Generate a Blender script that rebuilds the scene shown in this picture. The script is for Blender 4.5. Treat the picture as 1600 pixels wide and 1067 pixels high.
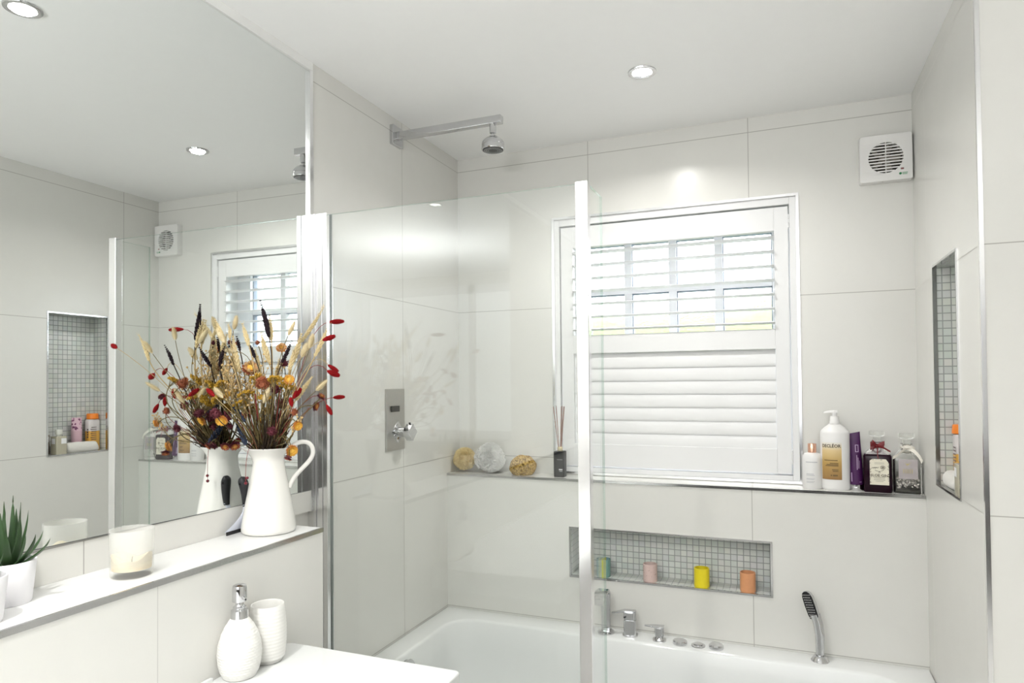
import bpy, bmesh, math, random
from mathutils import Vector, Matrix, noise
from math import sin, cos, pi, radians
random.seed(7)
EXPO = 0.16
SKY = 10.0
PANE_GLOW = 0.65
TR = 0.25
LAMP = 30
SPOT = [6, 1.0, 12]
BOUNCE_FILL = 58
HEDGE = 3.05
for o in list(bpy.data.objects): bpy.data.objects.remove(o, do_unlink=True)
S = bpy.context.scene
COL = S.collection

# ------------------------------------------------------------------ camera, world, lights, exposure
W, H = 1.70, 2.40
FY = -4.6
cam = bpy.data.cameras.new('camera'); camo = bpy.data.objects.new('camera', cam); COL.objects.link(camo)
yaw, pit, rol = 0.3838, 0.0187, -0.0089
fw = Vector((-sin(yaw)*cos(pit), cos(yaw)*cos(pit), sin(pit)))
rt = Vector((cos(yaw), sin(yaw), 0)); up = rt.cross(fw)
r2 = rt*cos(rol)+up*sin(rol); u2 = -rt*sin(rol)+up*cos(rol)
camo.matrix_world = Matrix.Translation((1.2874, -2.5813, 1.4457)) @ Matrix((r2, u2, -fw)).transposed().to_4x4()
cam.sensor_fit = 'HORIZONTAL'; cam.sensor_width = 36.0; cam.lens = 1050.064/1600*36
cam.shift_x = 0.0; cam.shift_y = (576.85-533.5)/1600
cam.clip_start = 0.02
S.camera = camo
CAM_R, CAM_F = r2.copy(), fw.copy()
S.view_settings.view_transform = 'Standard'; S.view_settings.look = 'None'
S.view_settings.gamma = 1.0; S.view_settings.use_curve_mapping = False
S.view_settings.exposure = EXPO

wd = bpy.data.worlds.new('world'); S.world = wd; wd.use_nodes = True
wn = wd.node_tree.nodes; wl = wd.node_tree.links
bg = wn['Background']
bg.inputs['Color'].default_value = (0.90, 0.95, 1.0, 1); bg.inputs['Strength'].default_value = SKY

def area(name, loc, rot, sx, sy, power, col=(1, 1, 1), shape='RECTANGLE', spread=pi):
    l = bpy.data.lights.new(name, 'AREA'); l.energy = power; l.color = col; l.shape = shape
    l.size = sx
    if shape == 'RECTANGLE': l.size_y = sy
    l.spread = spread
    o = bpy.data.objects.new(name, l); COL.objects.link(o); o.location = loc; o.rotation_euler = rot
    return o
# added fill light behind the camera, bounced off the ceiling to soften the room
area('added_ceiling_bounce', (1.05, -3.35, 1.70), (radians(180), 0, 0), .25, .25, BOUNCE_FILL, (.985, .99, 1))

# ------------------------------------------------------------------ materials
def new_mat(name):
    m = bpy.data.materials.new(name); m.use_nodes = True
    return m, m.node_tree.nodes, m.node_tree.links, m.node_tree.nodes['Principled BSDF']
def pb(name, col, rough=0.5, metal=0.0, spec=0.5, noise_amt=0.0, nscale=30, bump=0.0, bscale=80, sss=0.0, trans=0.0, ior=1.45, coat=0.0, sheen=0.0, emit=None, es=0.0):
    m, n, l, b = new_mat(name)
    b.inputs['Base Color'].default_value = (*col, 1); b.inputs['Roughness'].default_value = rough
    b.inputs['Metallic'].default_value = metal; b.inputs['Specular IOR Level'].default_value = spec
    b.inputs['IOR'].default_value = ior; b.inputs['Transmission Weight'].default_value = trans
    b.inputs['Coat Weight'].default_value = coat; b.inputs['Sheen Weight'].default_value = sheen
    if sss: b.inputs['Subsurface Weight'].default_value = sss; b.inputs['Subsurface Scale'].default_value = 0.003; b.inputs['Subsurface Radius'].default_value = (1, .9, .8)
    if emit: b.inputs['Emission Color'].default_value = (*emit, 1); b.inputs['Emission Strength'].default_value = es
    tc = n.new('ShaderNodeTexCoord')
    if noise_amt:
        t = n.new('ShaderNodeTexNoise'); t.inputs['Scale'].default_value = nscale; t.inputs['Detail'].default_value = 4
        l.new(tc.outputs['Object'], t.inputs['Vector'])
        mx = n.new('ShaderNodeMix'); mx.data_type = 'RGBA'
        mx.inputs['A'].default_value = (*[max(0, c*(1-noise_amt)) for c in col], 1)
        mx.inputs['B'].default_value = (*[min(1, c*(1+noise_amt)) for c in col], 1)
        l.new(t.outputs['Fac'], mx.inputs['Factor']); l.new(mx.outputs['Result'], b.inputs['Base Color'])
    if bump:
        t = n.new('ShaderNodeTexNoise'); t.inputs['Scale'].default_value = bscale; t.inputs['Detail'].default_value = 3
        l.new(tc.outputs['Object'], t.inputs['Vector'])
        bp = n.new('ShaderNodeBump'); bp.inputs['Strength'].default_value = bump; bp.inputs['Distance'].default_value = 0.002
        l.new(t.outputs['Fac'], bp.inputs['Height']); l.new(bp.outputs['Normal'], b.inputs['Normal'])
    return m

def tile_mat(name, col, grout, px, py, pz, off, gw, rough=0.25, vary=0.0, mottle=0.03, irid=0.0, spec=0.5, bump=0.0):
    """tiles laid on world axes: grout where a coordinate comes within gw/2 of off+k*pitch; 0 pitch = no joints on that axis"""
    m, n, l, b = new_mat(name)
    g = n.new('ShaderNodeNewGeometry')
    sp = n.new('ShaderNodeSeparateXYZ'); l.new(g.outputs['Position'], sp.inputs[0])
    sn = n.new('ShaderNodeSeparateXYZ'); l.new(g.outputs['True Normal'], sn.inputs[0])
    def mth(op, a, bb=None, clamp=False):
        x = n.new('ShaderNodeMath'); x.operation = op; x.use_clamp = clamp
        for i, v in enumerate((a, bb)):
            if v is None: continue
            if isinstance(v, (int, float)): x.inputs[i].default_value = v
            else: l.new(v, x.inputs[i])
        return x.outputs[0]
    masks = []; cells = []
    for ax, p in enumerate((px, py, pz)):
        if not p:
            cells.append(None); continue
        q = mth('DIVIDE', mth('SUBTRACT', sp.outputs[ax], off[ax]), p)
        fr = mth('SUBTRACT', q, mth('FLOOR', mth('ADD', q, 0.5)))      # -0.5..0.5
        dist = mth('MULTIPLY', mth('ABSOLUTE', fr), p)
        line = mth('SUBTRACT', 1.0, mth('DIVIDE', dist, gw/2), True)
        line = mth('MULTIPLY', line, 2.0, True)
        side = mth('LESS_THAN', mth('ABSOLUTE', sn.outputs[ax]), 0.5)
        masks.append(mth('MULTIPLY', line, side))
        cells.append(mth('MULTIPLY', mth('FLOOR', q), side))
    mk = masks[0]
    for k in masks[1:]: mk = mth('MAXIMUM', mk, k)
    t = n.new('ShaderNodeTexNoise'); t.inputs['Scale'].default_value = 9; t.inputs['Detail'].default_value = 8; t.inputs['Roughness'].default_value = .65
    l.new(g.outputs['Position'], t.inputs['Vector'])
    base = n.new('ShaderNodeMix'); base.data_type = 'RGBA'
    base.inputs['A'].default_value = (*[c*(1-mottle) for c in col], 1); base.inputs['B'].default_value = (*[min(1, c*(1+mottle)) for c in col], 1)
    l.new(t.outputs['Fac'], base.inputs['Factor'])
    colout = base.outputs['Result']
    if vary:
        cb = n.new('ShaderNodeCombineXYZ')
        for i, c in enumerate(cells):
            if c is not None: l.new(c, cb.inputs[i])
        wn_ = n.new('ShaderNodeTexWhiteNoise'); wn_.noise_dimensions = '3D'; l.new(cb.outputs[0], wn_.inputs['Vector'])
        hs = n.new('ShaderNodeHueSaturation')
        l.new(colout, hs.inputs['Color'])
        l.new(mth('ADD', mth('MULTIPLY', wn_.outputs['Value'], vary), 1-vary/2), hs.inputs['Value'])
        colout = hs.outputs['Color']
        if irid:
            mi = n.new('ShaderNodeMix'); mi.data_type = 'RGBA'; mi.inputs['Factor'].default_value = irid
            l.new(colout, mi.inputs['A']); l.new(wn_.outputs['Color'], mi.inputs['B']); colout = mi.outputs['Result']
    mx = n.new('ShaderNodeMix'); mx.data_type = 'RGBA'; l.new(mk, mx.inputs['Factor'])
    l.new(colout, mx.inputs['A']); mx.inputs['B'].default_value = (*grout, 1)
    l.new(mx.outputs['Result'], b.inputs['Base Color'])
    rr = n.new('ShaderNodeMix'); l.new(mk, rr.inputs['Factor']); rr.inputs['A'].default_value = rough; rr.inputs['B'].default_value = 0.8
    l.new(rr.outputs['Result'], b.inputs['Roughness'])
    b.inputs['Specular IOR Level'].default_value = spec
    if bump:
        bp = n.new('ShaderNodeBump'); bp.inputs['Strength'].default_value = bump; bp.inputs['Distance'].default_value = 0.001; bp.invert = True
        l.new(mk, bp.inputs['Height']); l.new(bp.outputs['Normal'], b.inputs['Normal'])
    return m

TILE = (0.70, 0.692, 0.655); GR = (0.38, 0.37, 0.34)
P = 0.6035
M_tile_back = tile_mat('porcelain_tile_back', TILE, GR, .602, 0, P, (.578, 0, .536), .0034, rough=TR)
M_tile_left = tile_mat('porcelain_tile_left', TILE, GR, 0, P, P, (0, -.455, .536), .0034, rough=TR)
M_tile_right = tile_mat('porcelain_tile_right', TILE, GR, .602, P, P, (2.62, -.203, .536), .0034, rough=TR)
M_tile_ledge = tile_mat('porcelain_tile_ledge', TILE, (0.52, 0.51, 0.48), 0, .602, 0, (0, -1.642, 0), .0030, rough=TR)
M_mosaic = tile_mat('glass_mosaic', (0.66, 0.68, 0.645), (0.31, 0.325, 0.31), .0222, .0222, .0222, (.012, .004, .0145), .0038, rough=.14, vary=.10, irid=.035, bump=.3)
M_ceiling = pb('ceiling_paint', (0.88, 0.88, 0.868), .6, noise_amt=.01)
M_white = pb('white_paint_satin', (0.78, 0.78, 0.78), .35)
M_trimwhite = pb('white_bead', (0.82, 0.82, 0.80), .4)
M_floor = tile_mat('floor_tile', (0.66, 0.65, 0.62), (0.35, 0.35, 0.34), .6, .6, 0, (0.1, 0.1, 0), .004, rough=.3)
M_ceramic = pb('white_acrylic', (0.76, 0.77, 0.76), .08, spec=.5, coat=.2)
M_chrome = pb('chrome', (0.62, 0.62, 0.63), .07, metal=1)
M_trimmetal = pb('satin_chrome_trim', (0.58, 0.58, 0.58), .14, metal=1)
M_brushed = pb('brushed_steel', (0.52, 0.51, 0.49), .32, metal=1, noise_amt=.05, nscale=60)
M_alu = pb('polished_aluminium', (0.90, 0.90, 0.91), .16, metal=1)
M_black = pb('black_rubber', (0.012, 0.012, 0.014), .45, bump=.1)
M_darkhole = pb('dark_recess', (0.05, 0.045, 0.035), .8)
M_plastic = pb('white_plastic', (0.78, 0.77, 0.75), .35)
M_upvc = pb('white_upvc', (0.88, 0.88, 0.90), .25)
M_spacer = pb('grey_glazing_spacer', (0.22, 0.26, 0.34), .4)

def fresnel_glass(name, tint=(.95, .975, .965), rough=0.0, boost=1.0):
    m = bpy.data.materials.new(name); m.use_nodes = True; n = m.node_tree.nodes; l = m.node_tree.links
    n.clear(); out = n.new('ShaderNodeOutputMaterial'); t = n.new('ShaderNodeBsdfTransparent'); t.inputs[0].default_value = (*tint, 1)
    g = n.new('ShaderNodeBsdfGlossy'); g.inputs['Roughness'].default_value = rough; g.inputs['Color'].default_value = (1, 1, 1, 1)
    ge = n.new('ShaderNodeNewGeometry'); dp = n.new('ShaderNodeVectorMath'); dp.operation = 'DOT_PRODUCT'
    l.new(ge.outputs['Incoming'], dp.inputs[0]); l.new(ge.outputs['Normal'], dp.inputs[1])
    ab = n.new('ShaderNodeMath'); ab.operation = 'ABSOLUTE'; l.new(dp.outputs['Value'], ab.inputs[0])
    om = n.new('ShaderNodeMath'); om.operation = 'SUBTRACT'; om.inputs[0].default_value = 1; l.new(ab.outputs[0], om.inputs[1])
    pw = n.new('ShaderNodeMath'); pw.operation = 'POWER'; pw.inputs[1].default_value = 5; l.new(om.outputs[0], pw.inputs[0])
    f = n.new('ShaderNodeMath'); f.operation = 'MULTIPLY_ADD'; f.inputs[1].default_value = .962; f.inputs[2].default_value = .038; l.new(pw.outputs[0], f.inputs[0])
    ml = n.new('ShaderNodeMath'); ml.operation = 'MULTIPLY'; ml.inputs[1].default_value = boost; ml.use_clamp = True
    mx = n.new('ShaderNodeMixShader'); l.new(f.outputs[0], ml.inputs[0]); l.new(ml.outputs[0], mx.inputs[0])
    l.new(t.outputs[0], mx.inputs[1]); l.new(g.outputs[0], mx.inputs[2]); l.new(mx.outputs[0], out.inputs[0])
    return m
M_glass = fresnel_glass('toughened_glass', (.972, .982, .976))

M_glassedge = fresnel_glass('glass_edge_green', (.80, .87, .84))
M_pane = fresnel_glass('window_glass', (.97, .98, .98))
M_clearglass = pb('clear_glass', (0.95, 0.96, 0.95), .02, trans=1, ior=1.45)
M_thin = fresnel_glass('thin_clear_glass', (.90, .91, .90), 0.02, 1.6)
# obscure (rippled) glass
m, n, l, b = new_mat('rippled_glass'); M_ripple = m
b.inputs['Base Color'].default_value = (1, 1, 1, 1); b.inputs['Transmission Weight'].default_value = 1; b.inputs['IOR'].default_value = 1.3
b.inputs['Roughness'].default_value = .15
tc = n.new('ShaderNodeTexCoord'); t = n.new('ShaderNodeTexNoise'); t.inputs['Scale'].default_value = 130; t.inputs['Detail'].default_value = 2
l.new(tc.outputs['Object'], t.inputs['Vector'])
bp = n.new('ShaderNodeBump'); bp.inputs['Strength'].default_value = .18; bp.inputs['Distance'].default_value = .003
l.new(t.outputs['Fac'], bp.inputs['Height']); l.new(bp.outputs['Normal'], b.inputs['Normal'])
# mirror
m = bpy.data.materials.new('silvered_mirror'); m.use_nodes = True; n = m.node_tree.nodes; l = m.node_tree.links; n.clear()
out = n.new('ShaderNodeOutputMaterial'); g = n.new('ShaderNodeBsdfGlossy'); g.inputs['Roughness'].default_value = 0; g.inputs['Color'].default_value = (.83, .85, .84, 1)
l.new(g.outputs[0], out.inputs[0]); M_mirror = m

def emis(name, col, s):
    m, n, l, b = new_mat(name); b.inputs['Base Color'].default_value = (*col, 1)
    b.inputs['Emission Color'].default_value = (*col, 1); b.inputs['Emission Strength'].default_value = s; return m
M_lamp = emis('lit_lamp', (1, .985, .95), LAMP)

# ------------------------------------------------------------------ mesh helpers
def nb(): return bmesh.new()
def obj(name, bm, mat, parent=None, loc=None, smooth=True, bevel=0, segs=2, autos=35, matlist=None):
    bmesh.ops.recalc_face_normals(bm, faces=bm.faces)
    me = bpy.data.meshes.new(name); bm.to_mesh(me); bm.free()
    for mm in (matlist or [mat]): me.materials.append(mm)
    o = bpy.data.objects.new(name, me); COL.objects.link(o)
    if parent: o.parent = parent
    if loc: o.location = loc
    if smooth:
        me.shade_smooth()
        me.set_sharp_from_angle(angle=radians(autos))
    if bevel:
        bv = o.modifiers.new('bevel', 'BEVEL'); bv.width = bevel; bv.segments = segs; bv.limit_method = 'ANGLE'; bv.angle_limit = radians(40)
        bv.harden_normals = False
    return o
def struct(name, bm, mat, parent=None, **k):
    o = obj(name, bm, mat, parent, smooth=k.pop('smooth', False), **k)
    if not parent: o['kind'] = 'structure'
    return o
def thing(name, label, cat, loc=(0, 0, 0), rz=0, group=None):
    o = bpy.data.objects.new(name, None); COL.objects.link(o); o.location = loc; o.rotation_euler = (0, 0, rz)
    o.empty_display_size = .03
    o['label'] = label; o['category'] = cat
    if group: o['group'] = group
    return o
def tag(o, label, cat, group=None):
    o['label'] = label; o['category'] = cat
    if group: o['group'] = group
    return o
def box(bm, a, b, M=None):
    vs = [bm.verts.new((x, y, z)) for x in (a[0], b[0]) for y in (a[1], b[1]) for z in (a[2], b[2])]
    for f in ((0, 1, 3, 2), (4, 6, 7, 5), (0, 4, 5, 1), (2, 3, 7, 6), (0, 2, 6, 4), (1, 5, 7, 3)): bm.faces.new([vs[i] for i in f])
    if M: 
        for v in vs: v.co = M @ v.co
    return vs
def lathe(bm, prof, seg=40, M=None, sx=1, sy=1, cap=True, off=(0, 0)):
    rings = []
    for r, z in prof:
        if r < 1e-6: rings.append([bm.verts.new((off[0], off[1], z))])
        else: rings.append([bm.verts.new((off[0]+r*sx*cos(2*pi*i/seg), off[1]+r*sy*sin(2*pi*i/seg), z)) for i in range(seg)])
    for a, b in zip(rings, rings[1:]):
        for i in range(seg):
            j = (i+1) % seg
            if len(a) == 1 and len(b) == 1: continue
            if len(a) == 1: bm.faces.new((a[0], b[i], b[j]))
            elif len(b) == 1: bm.faces.new((a[i], a[j], b[0]))
            else: bm.faces.new((a[i], a[j], b[j], b[i]))
    if cap:
        if len(rings[0]) > 1: bm.faces.new(rings[0][::-1])
        if len(rings[-1]) > 1: bm.faces.new(rings[-1])
    if M:
        for r_ in rings:
            for v in r_: v.co = M @ v.co
    return rings
def frame(d):
    d = d.normalized(); a = Vector((0, 0, 1)) if abs(d.z) < .9 else Vector((1, 0, 0))
    x = d.cross(a).normalized(); return x, d.cross(x).normalized()
def tube(bm, pts, rad, seg=8, cap=True, flat=None):
    pts = [Vector(p) for p in pts]; rings = []
    if not isinstance(rad, (list, tuple)): rad = [rad]*len(pts)
    px_ = None
    for i, p in enumerate(pts):
        d = (pts[min(i+1, len(pts)-1)]-pts[max(i-1, 0)])
        if d.length < 1e-9: d = Vector((0, 0, 1))
        d.normalize()
        if px_ is None: x, y = frame(d)
        else:
            x = (px_-d*px_.dot(d)); x = x.normalized() if x.length > 1e-6 else frame(d)[0]; y = d.cross(x).normalized()
        px_ = x
        ff = flat if flat else 1.0
        rings.append([bm.verts.new(p+(x*cos(2*pi*k/seg)*ff+y*sin(2*pi*k/seg))*rad[i]) for k in range(seg)])
    for a, b in zip(rings, rings[1:]):
        for k in range(seg): bm.faces.new((a[k], a[(k+1) % seg], b[(k+1) % seg], b[k]))
    if cap: bm.faces.new(rings[0][::-1]); bm.faces.new(rings[-1])
def bez(a, b, c, d, n=10):
    a, b, c, d = map(Vector, (a, b, c, d)); o = []
    for i in range(n+1):
        t = i/n; o.append(a*(1-t)**3+b*3*t*(1-t)**2+c*3*t*t*(1-t)+d*t**3)
    return o
def prism(bm, poly, z0, z1, M=None):
    a = [bm.verts.new((x, y, z0)) for x, y in poly]; b = [bm.verts.new((x, y, z1)) for x, y in poly]
    bm.faces.new(a[::-1]); bm.faces.new(b)
    for i in range(len(poly)):
        j = (i+1) % len(poly); bm.faces.new((a[i], a[j], b[j], b[i]))
    if M:
        for v in a+b: v.co = M @ v.co
def rrect(w, h, r, n=6):
    o = []
    for cx, cy, a0 in ((w/2-r, h/2-r, 0), (-w/2+r, h/2-r, 90), (-w/2+r, -h/2+r, 180), (w/2-r, -h/2+r, 270)):
        for i in range(n+1):
            a = radians(a0+90*i/n); o.append((cx+r*cos(a), cy+r*sin(a)))
    return o
def loft(bm, sections, cap=True):
    """sections: list of equal-length vertex position lists"""
    R = [[bm.verts.new(p) for p in s] for s in sections]; k = len(R[0])
    for a, b in zip(R, R[1:]):
        for i in range(k): bm.faces.new((a[i], a[(i+1) % k], b[(i+1) % k], b[i]))
    if cap: bm.faces.new(R[0][::-1]); bm.faces.new(R[-1])
    return R
def ball(bm, c, r, u=8, v=6, sc=(1, 1, 1), M=None):
    rings = []
    for i in range(v+1):
        t = pi*i/v
        if i in (0, v): rings.append([bm.verts.new((0, 0, cos(t)))])
        else: rings.append([bm.verts.new((sin(t)*cos(2*pi*k/u), sin(t)*sin(2*pi*k/u), cos(t))) for k in range(u)])
    for a, b in zip(rings, rings[1:]):
        for k in range(u):
            j = (k+1) % u
            if len(a) == 1: bm.faces.new((a[0], b[k], b[j]))
            elif len(b) == 1: bm.faces.new((a[k], b[0], a[j]))
            else: bm.faces.new((a[k], b[k], b[j], a[j]))
    for rr in rings:
        for q in rr:
            p = Vector((q.co.x*sc[0]*r, q.co.y*sc[1]*r, q.co.z*sc[2]*r))
            if M: p = M @ p
            q.co = p+Vector(c)
def zalign(d):
    x, y = frame(d); d = d.normalized(); return Matrix((x, y, d)).transposed()
def text_obj(name, s, size, mat, parent, fn, extrude=0.0002, align='CENTER', sx=1.0, space=1.0, bold=0.0):
    """text turned into a mesh; fn maps flat (x, y, depth) to a local position on the thing"""
    cu = bpy.data.curves.new(name, 'FONT'); cu.body = s; cu.size = size; cu.align_x = align; cu.align_y = 'CENTER'
    cu.resolution_u = 2; cu.space_character = space; cu.extrude = extrude; cu.offset = bold
    t = bpy.data.objects.new(name, cu); COL.objects.link(t)
    bpy.context.view_layer.update()
    dg = bpy.context.evaluated_depsgraph_get(); me = bpy.data.meshes.new_from_object(t.evaluated_get(dg))
    bpy.data.objects.remove(t, do_unlink=True); bpy.data.curves.remove(cu)
    me.name = name; me.materials.clear(); me.materials.append(mat)
    for v in me.vertices: v.co = fn(v.co.x*sx, v.co.y, v.co.z)
    o = bpy.data.objects.new(name, me); COL.objects.link(o); o.parent = parent
    return o
def dup(root, loc, label, rz=None, mats=None):
    r = root.copy(); COL.objects.link(r); r.location = loc; r['label'] = label
    if rz is not None: r.rotation_euler = (0, 0, rz)
    for ch in list(root.children):
        c = ch.copy(); COL.objects.link(c); c.parent = r
        for g in ch.children:
            d = g.copy(); COL.objects.link(d); d.parent = c
    return r
def slots(o, mat):
    o.data = o.data.copy(); o.data.materials.clear(); o.data.materials.append(mat)

# ================================================================== THE ROOM
XR = 2.62; YC = -0.8017; D = 0.1165; ZS = 1.0735
LE = 0.1767                                       # ledge depth from the left wall
N1 = (-0.5791, -0.2857, 1.1336, 1.7752)           # niche in the right wall: y0 y1 z0 z1
N2 = (0.522, 1.2427, 0.7035, 0.8925)              # niche in the back wall: x0 x1 z0 z1
WN = (0.4315, 1.3385, 1.084, 2.100)               # window opening

bm = nb()                                          # back wall with the thick lower part and both openings
box(bm, (-.1, 0, 0), (WN[0], .25, H)); box(bm, (WN[1], 0, 0), (W+.15, .25, H))
box(bm, (WN[0], 0, WN[3]), (WN[1], .25, H)); box(bm, (WN[0], 0, 0), (WN[1], .25, WN[2]))
box(bm, (0, -D, 0), (W, 0, N2[2])); box(bm, (0, -D, N2[3]), (W, 0, ZS-.004))
box(bm, (0, -D, N2[2]), (N2[0], 0, N2[3])); box(bm, (N2[1], -D, N2[2]), (W, 0, N2[3]))
wall_back = struct('wall_back', bm, M_tile_back)
bm = nb(); box(bm, (.001, -D+.006, ZS-.004), (W-.001, -.0005, ZS)); struct('trim_1', bm, M_tile_back)     # shelf top tile
bm = nb(); box(bm, (.001, -D-.003, ZS-.0085), (W-.001, -D+.006, ZS+.0005)); struct('trim_2', bm, M_trimmetal)

def lining(name, x0, x1, d0, d1, z0, z1, axis):
    """mosaic lining of a recess: five thin panels; axis 'y' = opens toward -y, 'x' = opens toward -x"""
    bm = nb(); t = .004
    def bb(u0, u1, e0, e1, a, b):
        if axis == 'y': box(bm, (u0, e0, a), (u1, e1, b))
        else: box(bm, (e0, u0, a), (e1, u1, b))
    bb(x0, x1, d1-t, d1, z0, z1)
    bb(x0, x0+t, d0, d1-t, z0, z1); bb(x1-t, x1, d0, d1-t, z0, z1)
    bb(x0+t, x1-t, d0, d1-t, z0, z0+t); bb(x0+t, x1-t, d0, d1-t, z1-t, z1)
    return obj(name, bm, M_mosaic, None, smooth=False)
o = lining('niche_lining', N2[0], N2[1], -D+.001, -.012, N2[2], N2[3], 'y'); o['kind'] = 'structure'; o.name = 'trim_3'
o = lining('niche_lining', N1[0], N1[1], W+.001, W+.10, N1[2], N1[3], 'x'); o['kind'] = 'structure'; o.name = 'trim_4'
def rect_trim(name, u0, u1, z0, z1, w, e0, e1, axis, mat=M_trimmetal):
    bm = nb()
    def bb(a, b, c, d):
        if axis == 'y': box(bm, (a, e0, c), (b, e1, d))
        else: box(bm, (e0, a, c), (e1, b, d))
    bb(u0-w, u0, z0-w, z1+w); bb(u1, u1+w, z0-w, z1+w); bb(u0, u1, z0-w, z0); bb(u0, u1, z1, z1+w)
    return struct(name, bm, mat)
rect_trim('trim_5', N2[0]+.006, N2[1]-.006, N2[2]+.006, N2[3]-.006, .0065, -D-.003, -D+.008, 'y')
rect_trim('trim_6', N1[0]+.006, N1[1]-.006, N1[2]+.006, N1[3]-.006, .0065, W-.003, W+.008, 'x')
rect_trim('trim_7', WN[0]+.002, WN[1]-.002, WN[2]+.002, WN[3]-.002, .0095, -.004, .012, 'y', M_alu)

bm = nb()                                          # right wall of the bath alcove with its tall niche
X2 = W+.15
box(bm, (W, YC, 0), (X2, 0, N1[2])); box(bm, (W, YC, N1[3]), (X2, 0, H))
box(bm, (W, YC, N1[2]), (X2, N1[0], N1[3])); box(bm, (W, N1[1], N1[2]), (X2, 0, N1[3]))
box(bm, (X2, YC, 0), (XR, YC+.12, H))
struct('wall_right', bm, M_tile_right)
bm = nb(); box(bm, (W-.003, YC-.003, 0), (W+.006, YC+.006, H)); struct('trim_8', bm, M_alu)
bm = nb(); box(bm, (XR, FY, 0), (XR+.1, YC+.12, H)); struct('wall_side', bm, M_tile_right)

MY = -.978; YE = -.962                             # mirror starts at MY, tile edge trim between MY and YE
MA = .0089
def mx(y): return -.0015-.0089*(y+1.2)
bm = nb()                                          # left wall: shower part, strip under the mirror, recess behind the mirror
box(bm, (-.12, YE, 0), (0, 0, H))
box(bm, (-.12, FY, 0), (-.02, YE, H))
s0, s1 = 1.1325, 1.1325+.0143*(-MY-FY)*.999
vs = [(-.02, YE, ZS), (0, YE, ZS), (0, YE, s0), (-.02, YE, s0)]; ve = [(-.02, FY, ZS), (0, FY, ZS), (0, FY, s0+.0143*(YE-FY)), (-.02, FY, s0+.0143*(YE-FY))]
loft(bm, [vs, ve])
struct('wall_left', bm, M_tile_left)
bm = nb(); box(bm, (-.02, FY, 2.3745), (.0035, YE, H)); struct('trim_9', bm, M_trimwhite)
bm = nb(); box(bm, (-.015, MY, ZS), (.005, YE-.001, 2.373)); struct('trim_10', bm, M_alu)

bm = nb(); box(bm, (0, FY, 0), (LE-.0, -1.147, ZS-.009)); struct('wall_ledge', bm, M_tile_ledge)
M_ledgetop = pb('white_stone_top', (0.74, 0.74, 0.73), .22, noise_amt=.01)
bm = nb(); box(bm, (0, FY, ZS-.009), (LE-.004, -1.149, ZS)); struct('trim_11', bm, M_ledgetop, bevel=.0008)
bm = nb(); box(bm, (LE-.004, FY, ZS-.011), (LE+.002, -1.1465, ZS+.0005)); struct('trim_12', bm, M_trimmetal)

bm = nb(); box(bm, (-.1, FY, -.08), (XR, .25, 0)); struct('floor', bm, M_floor)
bm = nb(); box(bm, (-.12, FY-.1, H), (XR+.1, .25, H+.08)); struct('ceiling', bm, M_ceiling)
bm = nb()                                          # wall behind the camera, with an opening for the added glowing pane
wx0, wx1, wz0, wz1 = .15, 2.45, .95, 2.30
box(bm, (-.12, FY-.1, 0), (wx0, FY, H)); box(bm, (wx1, FY-.1, 0), (XR+.1, FY, H)); box(bm, (wx0, FY-.1, 0), (wx1, FY, wz0)); box(bm, (wx0, FY-.1, wz1), (wx1, FY, H))
struct('wall_front', bm, M_tile_right)
bm = nb(); box(bm, (0, FY, 0), (XR-.04, FY+.03, .92)); struct('added_dark_panel', bm, pb('charcoal_reflection_panel', (.05, .048, .045), .5))  # added unseen dark panel, low down, for the chrome trims to reflect
bm = nb(); box(bm, (XR-.03, -4.56, .01), (XR-.001, -3.62, 2.03)); struct('added_dark_slab', bm, pb('dark_reflection_slab', (.06, .055, .05), .4))  # added unseen dark slab that gives the chrome profiles a dark reflection

# ------------------------------------------------------------------ window behind the shutter
wy = .17
bm = nb()
def rectframe(bm, x0, x1, z0, z1, w, y0, y1):
    box(bm, (x0, y0, z0), (x0+w, y1, z1)); box(bm, (x1-w, y0, z0), (x1, y1, z1)); box(bm, (x0+w, y0, z0), (x1-w, y1, z0+w)); box(bm, (x0+w, y0, z1-w), (x1-w, y1, z1))
rectframe(bm, WN[0], WN[1], WN[2], WN[3], .085, wy, wy+.07)
win = struct('window_1', bm, M_upvc, bevel=.003)
px0, px1, pz0, pz1 = WN[0]+.085, WN[1]-.085, WN[2]+.085, WN[3]-.085
bm = nb()
xb = [.530, .7105, .8925, 1.0715]
for x in xb: box(bm, (x-.032, wy+.012, pz0), (x, wy+.05, pz1))
box(bm, (px0, wy+.010, 1.806), (px1, wy+.052, 1.832)); box(bm, (px0, wy+.010, 1.446), (px1, wy+.052, 1.472))
obj('glazing_bars', bm, M_upvc, win, smooth=False, bevel=.003)
bm = nb()
for x in xb+[px1]: box(bm, (x-.0005 if x != px1 else x-.004, wy+.02, pz0), (x+.0028 if x != px1 else x-.0002, wy+.05, pz1))
for z in (1.806, 1.446, pz1): box(bm, (px0, wy+.02, z-.003), (px1, wy+.05, z+.0002))
obj('glazing_spacer', bm, M_spacer, win, smooth=False)
bm = nb(); box(bm, (px0, wy+.030, 1.832), (px1, wy+.034, pz1)); obj('pane', bm, M_pane, win, smooth=False)
bm = nb(); box(bm, (px0, wy+.030, pz0), (px1, wy+.034, 1.806)); obj('pane', bm, M_ripple, win, smooth=False)

bm = nb()                                          # white lining added in the window reveal to bounce skylight onto the bars
for a, b in (((WN[0], .0605, WN[2]), (WN[0]+.002, wy, WN[3])), ((WN[1]-.002, .0605, WN[2]), (WN[1], wy, WN[3])), ((WN[0]+.002, .0605, WN[2]), (WN[1]-.002, wy, WN[2]+.002)), ((WN[0]+.002, .0605, WN[3]-.002), (WN[1]-.002, wy, WN[3]))): box(bm, a, b)
struct('trim_13', bm, M_trimwhite)

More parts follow.
